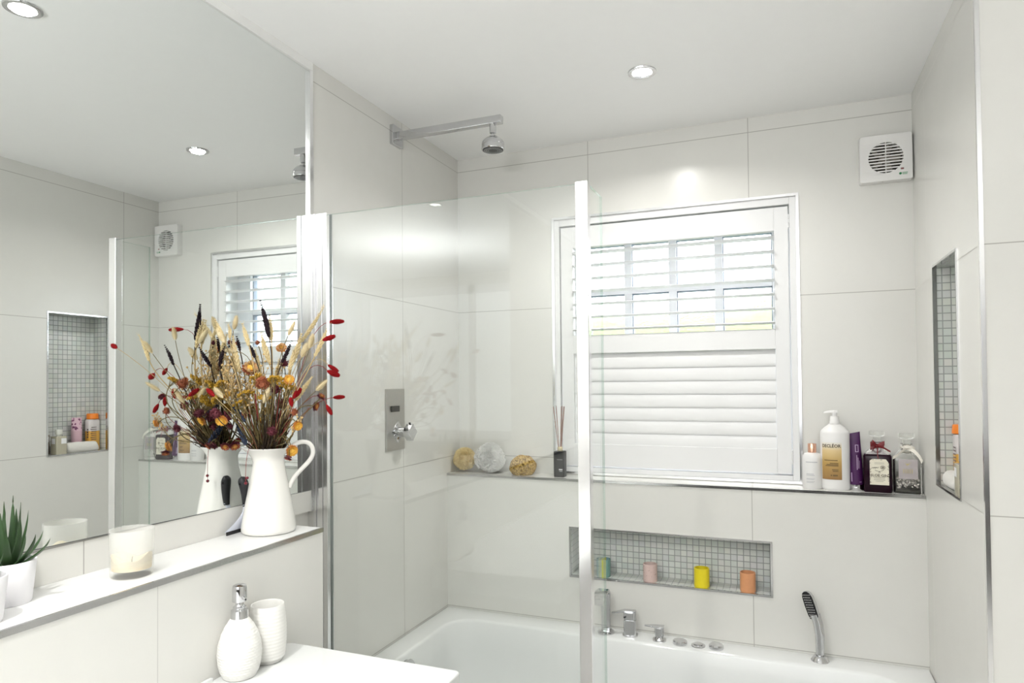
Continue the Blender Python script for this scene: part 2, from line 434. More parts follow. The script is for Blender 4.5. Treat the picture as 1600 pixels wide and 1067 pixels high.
# plantation shutter
sh = thing('plantation_shutter', 'white plantation shutter filling the window, upper louvres open, lower louvres closed', 'shutter', (.885, .012, 1.075))
L0 = Vector((.885, .012, 1.075))
def lb(bm, a, b): box(bm, Vector(a)-L0, Vector(b)-L0)
bm = nb()                                          # outer frame
ax0, ax1, az0, az1 = WN[0]+.002, WN[1]-.002, WN[2]+.002, WN[3]-.002
for a, b in (((ax0, .004, az0), (.453, .06, az1)), ((1.3145, .004, az0), (ax1, .06, az1)), ((.453, .004, az0), (1.3145, .06, 1.1035)), ((.453, .004, 2.0715), (1.3145, .06, az1))): lb(bm, a, b)
obj('frame', bm, M_white, sh, smooth=False, bevel=.0015)
bm = nb(); y0, y1 = .012, .040
lb(bm, (.4575, y0, 1.1085), (.508, y1, 2.066)); lb(bm, (1.2628, y0, 1.1085), (1.3105, y1, 2.066))
lb(bm, (.508, y0, 1.9815), (1.2628, y1, 2.066)); lb(bm, (.508, y0, 1.1085), (1.2628, y1, 1.196)); lb(bm, (.508, y0, 1.556), (1.2628, y1, 1.6285))
obj('panel_frame', bm, M_white, sh, smooth=False, bevel=.001)
def louver(bm, zc, ang, w=.063, t=.0085):
    c, s = cos(ang), sin(ang); sec = []
    for k in range(16):
        a = 2*pi*k/16; u = cos(a)*w/2; v = sin(a)*t/2*(1-.25*abs(cos(a)))
        sec.append((y0+.014+u*c-v*s, zc+u*s+v*c))
    loft(bm, [[Vector((x, y, z))-L0 for y, z in sec] for x in (.5095, 1.2613)])
bm = nb()
for z in (1.9598, 1.9089, 1.8567, 1.8061, 1.7542, 1.7025, 1.6511): louver(bm, z, radians(0), w=.066, t=.0095)
o = obj('louvres', bm, M_white, sh); o['label'] = 'open upper louvres'
bm = nb()
for k in range(7): louver(bm, 1.5255-k*.0507, radians(83), w=.0605)
o = obj('louvres', bm, M_white, sh); o['label'] = 'closed lower louvres'
for z in (1.17, 2.01):
    bm = nb(); lb(bm, (1.3085, .006, z-.025), (1.3175, .013, z+.025)); 
    for dz in (-.016, 0, .016): lathe(bm, [(.0035, -.007), (.0035, .007)], 10, Matrix.Translation(Vector((1.3125, .005, z+dz))-L0))
    obj('hinge', bm, M_white, sh)

# outside: hedge and lawn
m, n, l, b = new_mat('hedge_leaves'); M_hedge = m
tc = n.new('ShaderNodeTexCoord'); t = n.new('ShaderNodeTexNoise'); t.inputs['Scale'].default_value = 3; t.inputs['Detail'].default_value = 10
l.new(tc.outputs['Object'], t.inputs['Vector']); cr = n.new('ShaderNodeValToRGB'); l.new(t.outputs['Fac'], cr.inputs[0])
cr.color_ramp.elements[0].position = .35; cr.color_ramp.elements[0].color = (.060, .088, .022, 1); cr.color_ramp.elements[1].position = .65; cr.color_ramp.elements[1].color = (.100, .125, .045, 1)
l.new(cr.outputs[0], b.inputs['Base Color']); b.inputs['Roughness'].default_value = .8
bm = nb(); bmesh.ops.create_grid(bm, x_segments=90, y_segments=40, size=1)
for v in bm.verts:
    x, y = v.co.x, v.co.y; zz = (y+1)/2
    p = Vector((x*9-4, 8.5+2.2*zz**2, zz*HEDGE)); nn = noise.noise(p*1.3)*.35+noise.noise(p*4)*.15
    v.co = p+Vector((0, nn, nn*.9*zz))
hd = obj('hedge', bm, M_hedge); tag(hd, 'green garden hedge seen blurred through the window panes', 'hedge')
bm = nb(); box(bm, (-16, .3, -.3), (14, 14, -.2)); struct('ground', bm, pb('lawn', (.06, .075, .045), .9, noise_amt=.3, nscale=4))

bm = nb(); rectframe(bm, wx0, wx1, wz0, wz1, .07, FY-.07, FY-.01); box(bm, ((wx0+wx1)/2-.03, FY-.07, wz0), ((wx0+wx1)/2+.03, FY-.01, wz1))
w2 = struct('added_fill_window', bm, M_upvc)  # unseen window frame, added to hold the fill light
bm = nb(); box(bm, (wx0+.01, FY-.045, wz0+.01), (wx1-.01, FY-.040, wz1-.01)); obj('glow_pane', bm, emis('fill_glow_pane', (.96, .98, 1.0), PANE_GLOW), w2, smooth=False)  # glowing pane added as soft fill from behind the camera

# ================================================================== MIRROR
mz0 = lambda y: 1.1335+.0143*(MY-y)
bm = nb(); t = .004
ys = (MY, -2.45)
loft(bm, [[(mx(y), y, mz0(y)), (mx(y)-t, y, mz0(y)), (mx(y)-t, y, 2.3735), (mx(y), y, 2.3735)] for y in ys])
mo = obj('wall_mirror', bm, M_mirror, smooth=False); tag(mo, 'large frameless wall mirror above the tiled ledge', 'mirror')
mb = nb(); loft(mb, [[(mx(y)+.0006, y, mz0(y)-.0016), (mx(y)-t, y, mz0(y)-.0016), (mx(y)-t, y, mz0(y)+.0004), (mx(y)+.0006, y, mz0(y)+.0004)] for y in ys])
o = obj('edge_bead', mb, pb('dark_mirror_edge', (.12, .12, .12), .4), mo, smooth=False)

# ================================================================== DOWNLIGHTS
def downlight(loc, label):
    t = thing('downlight', label, 'ceiling light', loc, 0, 'recessed ceiling spotlights')
    bm = nb(); lathe(bm, [(.0300, -.0005), (.0310, -.004), (.036, -.0052), (.0425, -.0042), (.0435, -.0005)], 48, cap=False); lathe(bm, [(.0300, -.0005), (.0435, -.0005)], 48, cap=False)
    obj('bezel', bm, M_chrome, t)
    bm = nb(); lathe(bm, [(0, -.0012), (.020, -.0022), (.027, -.0014), (.0292, -.0004)], 32); obj('lamp', bm, M_lamp, t)
    return t
dl = downlight((.8965, -.5187, H), 'recessed chrome ceiling spotlight, lit, above the bath')
spots = [((.4812, -1.475, H), 'recessed chrome ceiling spotlight, lit, seen cut off at the top left of the mirror'), ((.45, -2.47, H), 'recessed chrome ceiling spotlight seen only as a small bright reflection in the shower glass')]
for lc, lb_ in spots: dup(dl, lc, lb_)
for k, (x, y) in enumerate([(.8965, -.5187)]+[s[0][:2] for s in spots]):
    area('downlight_beam', (x, y, H-.008), (0, 0, 0), .05, .05, SPOT[k], (1, .985, .955), 'DISK', radians(150))

# ================================================================== EXTRACTOR FAN
fan = thing('extractor_fan', 'square white extractor fan with round slatted grille, high in the right corner', 'extractor fan', (1.617, 0, 2.187))
bm = nb()
hw, hh = .0795, .0795; R = .052
outer = []; inner = []; NS = 64
rp = rrect(2*hw, 2*hh, .008, 6); full = []
for i, p in enumerate(rp):
    q = rp[(i+1) % len(rp)]; L_ = math.hypot(q[0]-p[0], q[1]-p[1]); k = max(1, int(L_/.008))
    for j in range(k): full.append((p[0]+(q[0]-p[0])*j/k, p[1]+(q[1]-p[1])*j/k))
NS = len(full)
for ox, oz in full:
    L_ = math.hypot(ox, oz); outer.append((ox, oz)); inner.append((ox/L_*R, oz/L_*R))
V = lambda l, y: [bm.verts.new((x, y, z)) for x, z in l]
o0 = V(outer, 0); o1 = V([(x*.995, z*.995) for x, z in outer], -.026); o2 = V([(x*.975, z*.975) for x, z in outer], -.030); i1 = V(inner, -.030); i0 = V(inner, -.006)
for A, B in ((o0, o1), (o1, o2), (o2, i1), (i1, i0)):
    for i in range(NS):
        j = (i+1) % NS; bm.faces.new((A[i], A[j], B[j], B[i]))
obj('housing', bm, M_plastic, fan, autos=50)
bm = nb(); lathe(bm, [(0, .005), (R, .005), (R, .0)], 40, Matrix.Rotation(radians(90), 4, 'X')); obj('duct', bm, M_darkhole, fan)
bm = nb()
for k in range(5):
    a = 2*pi*k/5; box(bm, (.008, -.001, -.009), (.045, .001, .009), Matrix.Rotation(a, 4, 'Y') @ Matrix.Translation((0, -.012, 0)) @ Matrix.Rotation(radians(35), 4, 'X'))
lathe(bm, [(.012, 0), (.012, .01), (0, .012)], 20, Matrix.Translation((0, -.008, 0)) @ Matrix.Rotation(radians(90), 4, 'X'))
obj('fan_blades', bm, pb('grey_beige_blades', (.38, .35, .30), .5), fan)
bm = nb()
for k in range(10):
    z = -.0455+k*.0101; hwid = math.sqrt(R*R-z*z)
    box(bm, (-hwid, -.0305, z-.0021), (hwid, -.0265, z+.0021))
box(bm, (-.0013, -.0308, -R), (.0013, -.0268, R))
obj('grille', bm, M_plastic, fan, smooth=False)
bm = nb()
for k in range(11): 
    z = -.055+k*.0105; hwid = math.sqrt(max(0, .056**2-z*z)) if abs(z) < .056 else 0
    for sx_ in (-1, 1): 
        a_, b_ = sorted((sx_*max(hwid, .002), sx_*.074)); box(bm, (a_, -.0306, z-.0005), (b_, -.0298, z+.0005))
obj('ribs', bm, M_plastic, fan, smooth=False)
Mg = pb('logo_green', (.02, .22, .08), .5)
bm = nb(); lathe(bm, [(0, 0), (.0040, 0), (.0040, .0006), (.0022, .0006), (.0022, .0003), (0, .0003)], 20, Matrix.Translation((.042, -.0302, -.0585)) @ Matrix.Rotation(radians(90), 4, 'X')); obj('logo', bm, Mg, fan)
bm = nb()
for z in (-.0565, -.0610): box(bm, (.0475, -.0306, z-.0013), (.0635 if z > -.06 else .062, -.0302, z+.0013))
obj('logo_lettering', bm, pb('logo_green_pale', (.22, .42, .27), .5), fan, smooth=False)
bm = nb(); box(bm, (.0430, -.0306, -.0455), (.0525, -.0302, -.0395)); fl = obj('flag_sticker', bm, pb('sticker_grey_brown', (.20, .15, .15), .5), fan, smooth=False)
bm = nb(); box(bm, (.0430, -.0309, -.0430), (.0525, -.0306, -.0420)); box(bm, (.0472, -.0309, -.0455), (.0482, -.0306, -.0395)); obj('sticker_cross', bm, pb('sticker_red', (.45, .06, .06), .5), fl, smooth=False)
bm = nb(); lathe(bm, [(0, 0), (.0022, 0), (.0022, .001), (0, .001)], 12, Matrix.Translation((-.01, -.0245, -.0795))); obj('screw', bm, M_brushed, fan)

# ================================================================== SHOWER HEAD + ARM
AY = -.5035
shw = thing('overhead_shower', 'chrome overhead shower on a square wall arm, above the screen', 'shower head', (0, AY, 2.335))
bm = nb(); prism(bm, rrect(.070, .070, .004), 0, .014, Matrix.Translation((0, 0, -.003)) @ Matrix.Rotation(radians(90), 4, 'Y')); obj('wall_plate', bm, M_chrome, shw, autos=30, bevel=.0012)
bm = nb(); prism(bm, rrect(.026, .026, .002), .0, .405, Matrix.Translation((.014, 0, -.003)) @ Matrix.Rotation(radians(90), 4, 'Y')); obj('arm', bm, M_chrome, shw, autos=30, bevel=.0008)
hx = .386
bm = nb(); lathe(bm, [(.0115, -.016), (.0115, -.046), (.009, -.047), (.0065, -.050), (.0065, -.058)], 24, Matrix.Translation((hx, 0, 0))); obj('swivel', bm, M_chrome, shw)
bm = nb(); lathe(bm, [(.007, -.054), (.014, -.0565), (.016, -.060), (.026, -.064), (.034, -.072), (.0385, -.080), (.0388, -.0855), (.0378, -.0862), (.0378, -.0872), (.0390, -.088), (.0395, -.101), (.0375, -.104), (.0355, -.1035)], 48, Matrix.Translation((hx, 0, 0))); obj('head', bm, M_chrome, shw)
bm = nb(); lathe(bm, [(.0350, -.1030), (.0340, -.1048), (0, -.1055)], 40, Matrix.Translation((hx, 0, 0))); fp = obj('face_plate', bm, pb('dark_grey_rubber', (.05, .05, .05), .5), shw)
bm = nb()
for rr, nn_ in ((.029, 30), (.0235, 24), (.017, 16)):
    for k in range(nn_):
        a = 2*pi*k/nn_; ball(bm, (hx+rr*cos(a), rr*sin(a), -.1055), .0012, 5, 4)
obj('nozzles', bm, pb('grey_nozzle', (.55, .56, .54), .4), fp)

# ================================================================== SHOWER VALVE
sv = thing('shower_valve', 'tall brushed-steel shower control plate with square knob, on the left wall', 'shower control', (0, -.5165, 1.315))
bm = nb(); box(bm, (0, -.0605, -.109), (.006, .0605, .109)); obj('plate', bm, M_brushed, sv, smooth=False, bevel=.001)
bm = nb(); box(bm, (.006, -.032, .028), (.012, .018, .049)); obj('button', bm, pb('dark_steel_button', (.09, .09, .085), .3, metal=.6), sv, smooth=False, bevel=.001)
bm = nb(); lathe(bm, [(.0265, .006), (.0265, .010), (.0175, .012), (.0175, .046)], 36, Matrix.Translation((0, .012, -.045)) @ Matrix.Rotation(radians(90), 4, 'Y')); obj('stem', bm, M_chrome, sv)
bm = nb(); prism(bm, rrect(.044, .044, .0025, 3), .043, .069, Matrix.Translation((0, .012, -.045)) @ Matrix.Rotation(radians(90), 4, 'Y') @ Matrix.Rotation(radians(45), 4, 'Z')); kn = obj('knob', bm, M_chrome, sv, autos=30, bevel=.001)
bm = nb(); lathe(bm, [(0, 0), (.004, 0), (.004, .004), (0, .004)], 12, Matrix.Translation((.056, .012+.0, -.045+.0305))); obj('temperature_stop', bm, M_black, kn)
bm = nb(); prism(bm, rrect(.056, .056, .001, 2), .006, .0075, Matrix.Translation((0, .012, -.045)) @ Matrix.Rotation(radians(90), 4, 'Y') @ Matrix.Rotation(radians(45), 4, 'Z')); obj('escutcheon', bm, M_chrome, sv, autos=30)

# ================================================================== SHOWER SCREEN
SZ0, SZ1 = .532, 1.948; SY = -.945
ss = thing('shower_screen', 'frameless glass shower screen with white-bright metal post, standing on the bath rim', 'shower screen', (0, SY, SZ0))
hz = SZ1-SZ0
bm = nb(); box(bm, (.0005, -.0175, 0), (.0095, .012, hz)); box(bm, (.0095, -.013, 0), (.012, .012, hz)); obj('wall_channel', bm, M_alu, ss, smooth=False, bevel=.0006)
bm = nb(); box(bm, (.012, -.0165, 0), (.0325, .012, hz)); box(bm, (.0325, -.013, 0), (.0345, .010, hz)); box(bm, (.0345, -.0175, 0), (.0500, .012, hz)); obj('hinge_profile', bm, M_alu, ss, smooth=False, bevel=.0012)
bm = nb(); box(bm, (.050, -.001, .004), (.0525, .006, hz-.002)); obj('seal', bm, pb('grey_seal', (.22, .24, .23), .3), ss, smooth=False)
bm = nb(); box(bm, (.0525, 0, .004), (.810, .006, hz-.002)); gp = obj('glass_panel', bm, M_glass, ss, smooth=False)
bm = nb(); box(bm, (.0525, -.0002, hz-.002), (.810, .0062, hz-.0014)); obj('glass_edge', bm, M_glassedge, gp, smooth=False)
bm = nb(); box(bm, (.8070, -.012, 0), (.8390, .014, hz+.001)); obj('post', bm, M_alu, ss, smooth=False, bevel=.0012)
bm = nb(); box(bm, (.8300, .014, .004), (.8360, .145, hz-.002)); gp = obj('glass_panel', bm, M_glass, ss, smooth=False)
bm = nb(); box(bm, (.8298, .014, hz-.002), (.8362, .1452, hz-.0014)); box(bm, (.8298, .1438, .004), (.8362, .1452, hz-.0014)); obj('glass_edge', bm, M_glassedge, gp, smooth=False)

# ================================================================== BATH
BZ = .531; bx0, bx1, by0, by1 = .001, 1.699, -.985, -D-.001
tub = thing('bathtub', 'long white built-in bathtub with flat rim along the window wall', 'bathtub', (.85, -.55, 0))
T0 = Vector((.85, -.55, 0))
bm = nb()
def rr3(x0, x1, y0, y1, r, z, n=8):
    return [Vector(((x0+x1)/2+px_, (y0+y1)/2+py_, z))-T0 for px_, py_ in rrect(x1-x0, y1-y0, r, n)]
secs = [rr3(bx0, bx1, by0, by1, .004, .02), rr3(bx0, bx1, by0, by1, .004, BZ-.006), rr3(bx0+.002, bx1-.002, by0+.002, by1-.002, .004, BZ-.001), rr3(bx0+.006, bx1-.006, by0+.006, by1-.006, .004, BZ)]
ix0, ix1, iy0, iy1 = .088, 1.600, -.880, -.218
secs += [rr3(ix0-.010, ix1+.010, iy0-.010, iy1+.010, .11, BZ), rr3(ix0-.003, ix1+.003, iy0-.003, iy1+.003, .105, BZ-.002), rr3(ix0+.002, ix1-.002, iy0+.002, iy1-.002, .10, BZ-.010),
         rr3(ix0+.012, ix1-.030, iy0+.012, iy1-.012, .10, BZ-.10), rr3(ix0+.035, ix1-.12, iy0+.03, iy1-.03, .10, BZ-.33), rr3(ix0+.075, ix1-.20, iy0+.07, iy1-.07, .09, BZ-.385), rr3(ix0+.13, ix1-.28, iy0+.12, iy1-.12, .07, BZ-.39)]
loft(bm, secs)
obj('tub', bm, M_ceramic, tub, autos=50)
bm = nb(); ML = Matrix.Translation(Vector((.094, -.605, .482))-T0) @ Matrix.Rotation(radians(84), 4, 'Y')
lathe(bm, [(.030, -.004), (.031, .002), (.027, .004), (.024, .008), (.031, .010), (.033, .016), (.031, .019), (0, .020)], 36, ML); obj('overflow_cover', bm, M_chrome, tub)
bm = nb(); lathe(bm, [(0, .0), (.03, 0), (.03, .004), (0, .006)], 30, Matrix.Translation(Vector((.4, -.55, BZ-.389))-T0)); obj('waste', bm, M_chrome, tub)

bm = nb(); SP = thing('bath_spout', 'tall flat chrome bath spout curving toward the tub, behind the screen post', 'bath tap', (.675, -.170, BZ), radians(0))
lathe(bm, [(.0305, 0), (.031, .004), (.026, .008), (.020, .009)], 36); obj('base', bm, M_chrome, SP)
bm = nb()
path = [(-.004, .012, .008), (-.004, .012, .06), (-.004, .012, .115), (-.004, .008, .140), (-.005, -.010, .154), (-.008, -.035, .153), (-.011, -.062, .142), (-.014, -.080, .122)]
wd_ = [.034, .034, .036, .038, .042, .046, .048, .050]; th_ = [.016, .015, .014, .013, .012, .011, .010, .008]
secs = []
for i, p in enumerate(path):
    a = Vector(path[max(0, i-1)]); c_ = Vector(path[min(len(path)-1, i+1)]); d = (c_-a).normalized(); x = Vector((1, 0, 0)); y = d.cross(x).normalized()
    secs.append([Vector(p)+x*px_+y*py_ for px_, py_ in rrect(wd_[i], th_[i], .0035, 3)])
loft(bm, secs); obj('spout', bm, M_chrome, SP, bevel=0)

MT = thing('mixer_tap', 'square chrome bath mixer with side lever, beside the tall spout', 'bath tap', (.762, -.166, BZ), radians(8))
bm = nb(); prism(bm, rrect(.054, .050, .02), 0, .005); prism(bm, rrect(.044, .044, .008), .004, .058); prism(bm, rrect(.040, .040, .008), .057, .062); obj('body', bm, M_chrome, MT, autos=30, bevel=.0008)
bm = nb(); prism(bm, rrect(.044, .046, .014), .061, .085); loft(bm, [[Vector((x, yy+.0, z)) for yy, z in ((-.012, .082), (.012, .082), (.012, .089), (-.012, .089))] for x in (.02, -.02)]+[[Vector((-.048, yy, z)) for yy, z in ((-.009, .076), (.009, .076), (.009, .081), (-.009, .081))]]+[[Vector((-.066, yy, z)) for yy, z in ((-.007, .074), (.007, .074), (.007, .077), (-.007, .077))]])
obj('lever', bm, M_chrome, MT, autos=30, bevel=.0008)
bm = nb(); lathe(bm, [(0, 0), (.0035, 0), (.0035, .003), (0, .003)], 12, Matrix.Translation((-.018, -.023, .070)) @ Matrix.Rotation(radians(90), 4, 'X')); obj('indicator', bm, M_black, MT)

DV = thing('diverter_tap', 'small chrome diverter tap with flat lever, between the mixer and round buttons', 'bath tap', (.868, -.177, BZ), radians(5))
bm = nb(); prism(bm, rrect(.046, .044, .015), 0, .004); lathe(bm, [(.018, .004), (.014, .012), (.014, .018)], 28); obj('base', bm, M_chrome, DV, autos=40)
bm = nb(); prism(bm, rrect(.032, .032, .010), .018, .046); loft(bm, [[Vector((x, yy, z)) for yy, z in ((-h_, .046-.001), (h_, .046-.001), (h_, .050), (-h_, .050))] for x, h_ in ((.016, .015), (-.015, .013), (-.035, .006), (-.052, .004))]); obj('lever', bm, M_chrome, DV, autos=30, bevel=.0008)

def button(loc, label, kind):
    t = thing('bath_control_button', label, 'bath control', loc, 0, 'round bath control buttons')
    bm = nb()
    if kind == 0: lathe(bm, [(.0235, 0), (.025, .003), (.0245, .010), (.021, .0135), (0, .0155)], 40); obj('cap', bm, M_chrome, t)
    else:
        lathe(bm, [(.024, 0), (.0235, .003), (.018, .0045), (.0145, .0045)], 40); obj('ring', bm, M_chrome, t)
        bm = nb(); lathe(bm, [(.0150, .0), (.0150, .007), (.013, .0085), (0, .0105)], 32); obj('cap', bm, M_chrome, t)
    return t
b0 = button((.940, -.186, BZ), 'round domed chrome bath button, leftmost of three, nearest the diverter tap', 0)
button((1.001, -.181, BZ), 'chrome bath button with raised centre and ring, middle of the three', 1)
dup(b0, (1.061, -.182, BZ), 'round domed chrome bath button, rightmost of three, toward the hand shower')

HS = thing('hand_shower', 'chrome hand shower with black oval spray face, standing in the bath rim', 'hand shower', (1.3835, -.170, BZ))
bm = nb(); lathe(bm, [(.027, 0), (.0275, .002), (.021, .012), (.0175, .016), (.0175, .019)], 36); obj('holder', bm, M_chrome, HS)
bm = nb()
hp = [(.000, 0, .017), (.0012, 0, .05), (.0005, 0, .085), (-.004, 0, .120), (-.012, 0, .150)]
tube(bm, hp, [.0125, .0135, .0145, .0155, .0165], 20, flat=None)
obj('handle', bm, M_chrome, HS)
# flat spray head leaning to the left, face turned toward the room
A = Vector((-.012, -.002, .132)); B = Vector((-.040, -.002, .222)); d = (B-A).normalized()
fn_ = Vector((-.62, -.75, .05)); fn_ = (fn_-d*fn_.dot(d)).normalized(); sd = d.cross(fn_).normalized()
def headpoly(k=1.0, z=0):
    L_ = (B-A).length; pts = []
    for u, v in ((0, -.55), (.04, -.85), (.15, -1), (.5, -1.08), (.80, -1.0), (.93, -.75), (.99, -.35), (1.0, .0), (.99, .35), (.93, .75), (.80, 1.0), (.5, 1.08), (.15, 1), (.04, .85), (0, .55)):
        u2_ = .5+(u-.5)*k; pts.append(A+d*L_*u2_+sd*.0185*v*k+fn_*z)
    return pts
bm = nb(); loft(bm, [headpoly(.80, -.011), headpoly(.97, -.008), headpoly(1.0, -.001), headpoly(1.0, .003)]); obj('spray_head', bm, M_chrome, HS)
bm = nb(); loft(bm, [headpoly(.97, .003), headpoly(.97, .0048), headpoly(.90, .0054)]); sf = obj('spray_face', bm, pb('gloss_black', (.012, .012, .014), .2), HS)
bm = nb()
for i in range(10):
    for j in range(-2, 3):
        q = A+d*(B-A).length*(.10+.086*i)+sd*(.0058*j+(.0015 if i % 2 else 0))+fn_*.0058; ball(bm, q, .0014, 6, 4)
obj('nozzles', bm, pb('pale_nozzle', (.62, .62, .60), .4), sf)

# ================================================================== VANITY BASIN
CZ = .832
va = thing('vanity_basin', 'white countertop basin slab with rounded corner against the ledge wall', 'basin', (LE, -1.9, 0))
bm = nb()
vx1, vy1 = .642-LE, -1.287+1.9
pl = [(0.0005, -1.0), (vx1-.008, -1.0), (vx1, -.992)]
for i in range(7): a = radians(0+90*i/6); pl.append((vx1-.012+.012*cos(a), vy1-.012+.012*sin(a)))
for i in range(7): a = radians(90+90*i/6); pl.append((.030+.0295*cos(a), vy1-.03+.03*sin(a)))
bmv = nb(); prism(bmv, pl, CZ-.075, CZ); obj('basin_top', bmv, M_ceramic, va, autos=30, bevel=.004, segs=3)
bm = nb(); loft(bm, [[(.0005, -1.0, CZ-.002), (.009, -1.0, CZ-.002), (.008, -1.0, CZ+.008), (.0005, -1.0, CZ+.008)], [(.0005, .385, CZ-.002), (.009, .385, CZ-.002), (.008, .385, CZ+.008), (.0005, .385, CZ+.008)]]); obj('upstand', bm, M_ceramic, va, smooth=False, bevel=.002)
bm = nb(); box(bm, (0.0005, -.98, .30), (vx1-.02, vy1-.02, CZ-.075)); obj('cabinet', bm, pb('grey_gloss_cabinet', (.55, .54, .52), .25), va, smooth=False, bevel=.002)

# ================================================================== SHELF: LEFT GROUP
def puff(name, label, c, rad, sy, cols, seed, nl=60):
    """gathered net bath puff: many ruffled ribbons of mesh around a core"""
    rnd = random.Random(seed); t = thing(name, label, 'bath puff', (c[0], c[1], ZS), 0, 'net bath puffs on the window shelf')
    m = pb(name+'_net', cols, .7, noise_amt=.10, nscale=120, sheen=.2)
    bm = nb()
    ball(bm, (0, 0, c[2]), rad*.78, 20, 14, (1, sy, .95))
    for k in range(int(nl*2.4)):
        z = rnd.uniform(-1, 1); a = rnd.uniform(0, 2*pi); s_ = math.sqrt(1-z*z); nrm = Vector((s_*cos(a), s_*sin(a), z))
        x, y = frame(nrm); th = rnd.uniform(0, pi); e = x*cos(th)+y*sin(th); f = nrm.cross(e)
        L_ = rad*rnd.uniform(.5, .9); pre = None; fr_ = rnd.uniform(9, 16); ph = rnd.uniform(0, 6); sc_ = rnd.uniform(.35, .8); hgt = 1+.14*noise.noise(nrm*2.3+Vector((seed, 0, 0)))-rnd.uniform(0, .12)
        for i in range(25):
            u = (i/24-.5)*2; dd = (nrm*1.0+e*u*sc_).normalized()
            w_ = .085*rad*sin(fr_*u+ph); bs = dd*rad*.76+f*w_
            tp = dd*rad*hgt*(.97-.06*u*u-rnd.uniform(0, .03))+f*(w_*2.2)
            q = []
            for v in (bs, tp): q.append(bm.verts.new((v.x, v.y*sy, v.z*.97+c[2])))
            if pre: bm.faces.new((pre[0], q[0], q[1], pre[1]))
            pre = q
    q_ = m.node_tree; tl_ = q_.nodes.new('ShaderNodeBsdfTranslucent'); tl_.inputs[0].default_value = (*[min(1, c*1.04) for c in cols], 1); mq_ = q_.nodes.new('ShaderNodeMixShader'); mq_.inputs[0].default_value = .5
    q_.links.new(q_.nodes['Principled BSDF'].outputs[0], mq_.inputs[1]); q_.links.new(tl_.outputs[0], mq_.inputs[2]); q_.links.new(mq_.outputs[0], q_.nodes['Material Output'].inputs[0])
    for v in bm.verts:
        v.co.z = max(v.co.z, .001); v.co.y = min(max(v.co.y+0, -D-c[1]-.004), -c[1]-.002); v.co.x = max(v.co.x, -c[0]+.002)
    obj('netting', bm, m, t, autos=180)
    return t
puff('bath_puff', 'pale yellow net bath puff in the left corner of the window shelf', (.0500, -.056, .053), .052, .95, (.94, .82, .52), 3, 46)
puff('bath_puff', 'white net bath puff, largest, beside the pale yellow one', (.1670, -.058, .060), .068, .80, (.97, .96, .94), 5, 70)

sp = thing('bath_sponge', 'round brown natural sponge on the shelf, right of the white puff', 'sponge', (.3125, -.060, ZS))
bm = nb(); bmesh.ops.create_icosphere(bm, subdivisions=6, radius=1)
rnd = random.Random(2); pores = []
while len(pores) < 110:
    v = Vector((rnd.gauss(0, 1), rnd.gauss(0, 1), rnd.gauss(0, 1))).normalized(); pores.append((v, rnd.uniform(.05, .11)))
from mathutils.kdtree import KDTree
kd = KDTree(len(pores))
for i, (v, _) in enumerate(pores): kd.insert(v, i)
kd.balance()
for v in bm.verts:
    dr = v.co.normalized(); r = 1+noise.noise(dr*2.2)*.07+noise.noise(dr*16)*.02+noise.noise(dr*40)*.012
    for co, i, dist in kd.find_n(dr, 3):
        w_ = pores[i][1]
        if dist < w_: r -= .26*(1-(dist/w_)**2)**.6
    p_ = dr*r; p_.z = max(p_.z, -.70)
    v.co = Vector((p_.x*.054, p_.y*.050, (p_.z+.70)*.046))
m, n, l, b = new_mat('sponge_ochre'); g = n.new('ShaderNodeTexCoord'); t_ = n.new('ShaderNodeTexNoise'); t_.inputs['Scale'].default_value = 160; t_.inputs['Detail'].default_value = 4
l.new(g.outputs['Object'], t_.inputs['Vector']); cr = n.new('ShaderNodeValToRGB'); l.new(t_.outputs['Fac'], cr.inputs[0])
cr.color_ramp.elements[0].position = .38; cr.color_ramp.elements[0].color = (.20, .11, .02, 1); cr.color_ramp.elements[1].position = .55; cr.color_ramp.elements[1].color = (.50, .33, .09, 1)
l.new(cr.outputs[0], b.inputs['Base Color']); b.inputs['Roughness'].default_value = .95
obj('sponge_body', bm, m, sp, autos=180)

M_blk = pb('matt_black_glass', (.012, .013, .014), .4, spec=.25)
rd = thing('reed_diffuser', 'black bottle reed diffuser with brown sticks, at the window frame corner', 'reed diffuser', (.4727, -.070, ZS))
bm = nb(); prism(bm, rrect(.042, .042, .007), 0, .100); obj('bottle', bm, M_blk, rd, autos=30, bevel=.003, segs=3)
bm = nb(); lathe(bm, [(.0095, .100), (.0105, .102), (.0105, .114), (.0085, .1165), (.006, .1165)], 24); obj('collar', bm, pb('brass_collar', (.72, .62, .38), .25, metal=.7), rd)
Mreed = pb('brown_reed', (.25, .105, .065), .6, noise_amt=.2, nscale=200)
for k, (tx, ty, tz) in enumerate([(-.0275, .004, .274), (-.0235, -.004, .272), (-.016, .006, .277), (-.013, -.003, .270), (.0055, .004, .274), (.0125, -.004, .276), (.0165, .003, .274), (.0205, -.002, .275)]):
    bm = nb(); tube(bm, [(-tx*.25, -ty*.25, .006), (tx, ty, tz)], .00125, 7); obj('reed', bm, Mreed, rd)
Mwh_txt = pb('white_print', (.75, .75, .75), .5)
for a_, b_ in (((-.006, -.0212, .0685), (.016, -.0210, .0693)), ((.001, -.0212, .0285), (.016, -.0210, .0325)), ((.003, -.0212, .0235), (.015, -.0210, .0250))):
    bm = nb(); box(bm, a_, b_); obj('print_line', bm, Mwh_txt, rd, smooth=False)

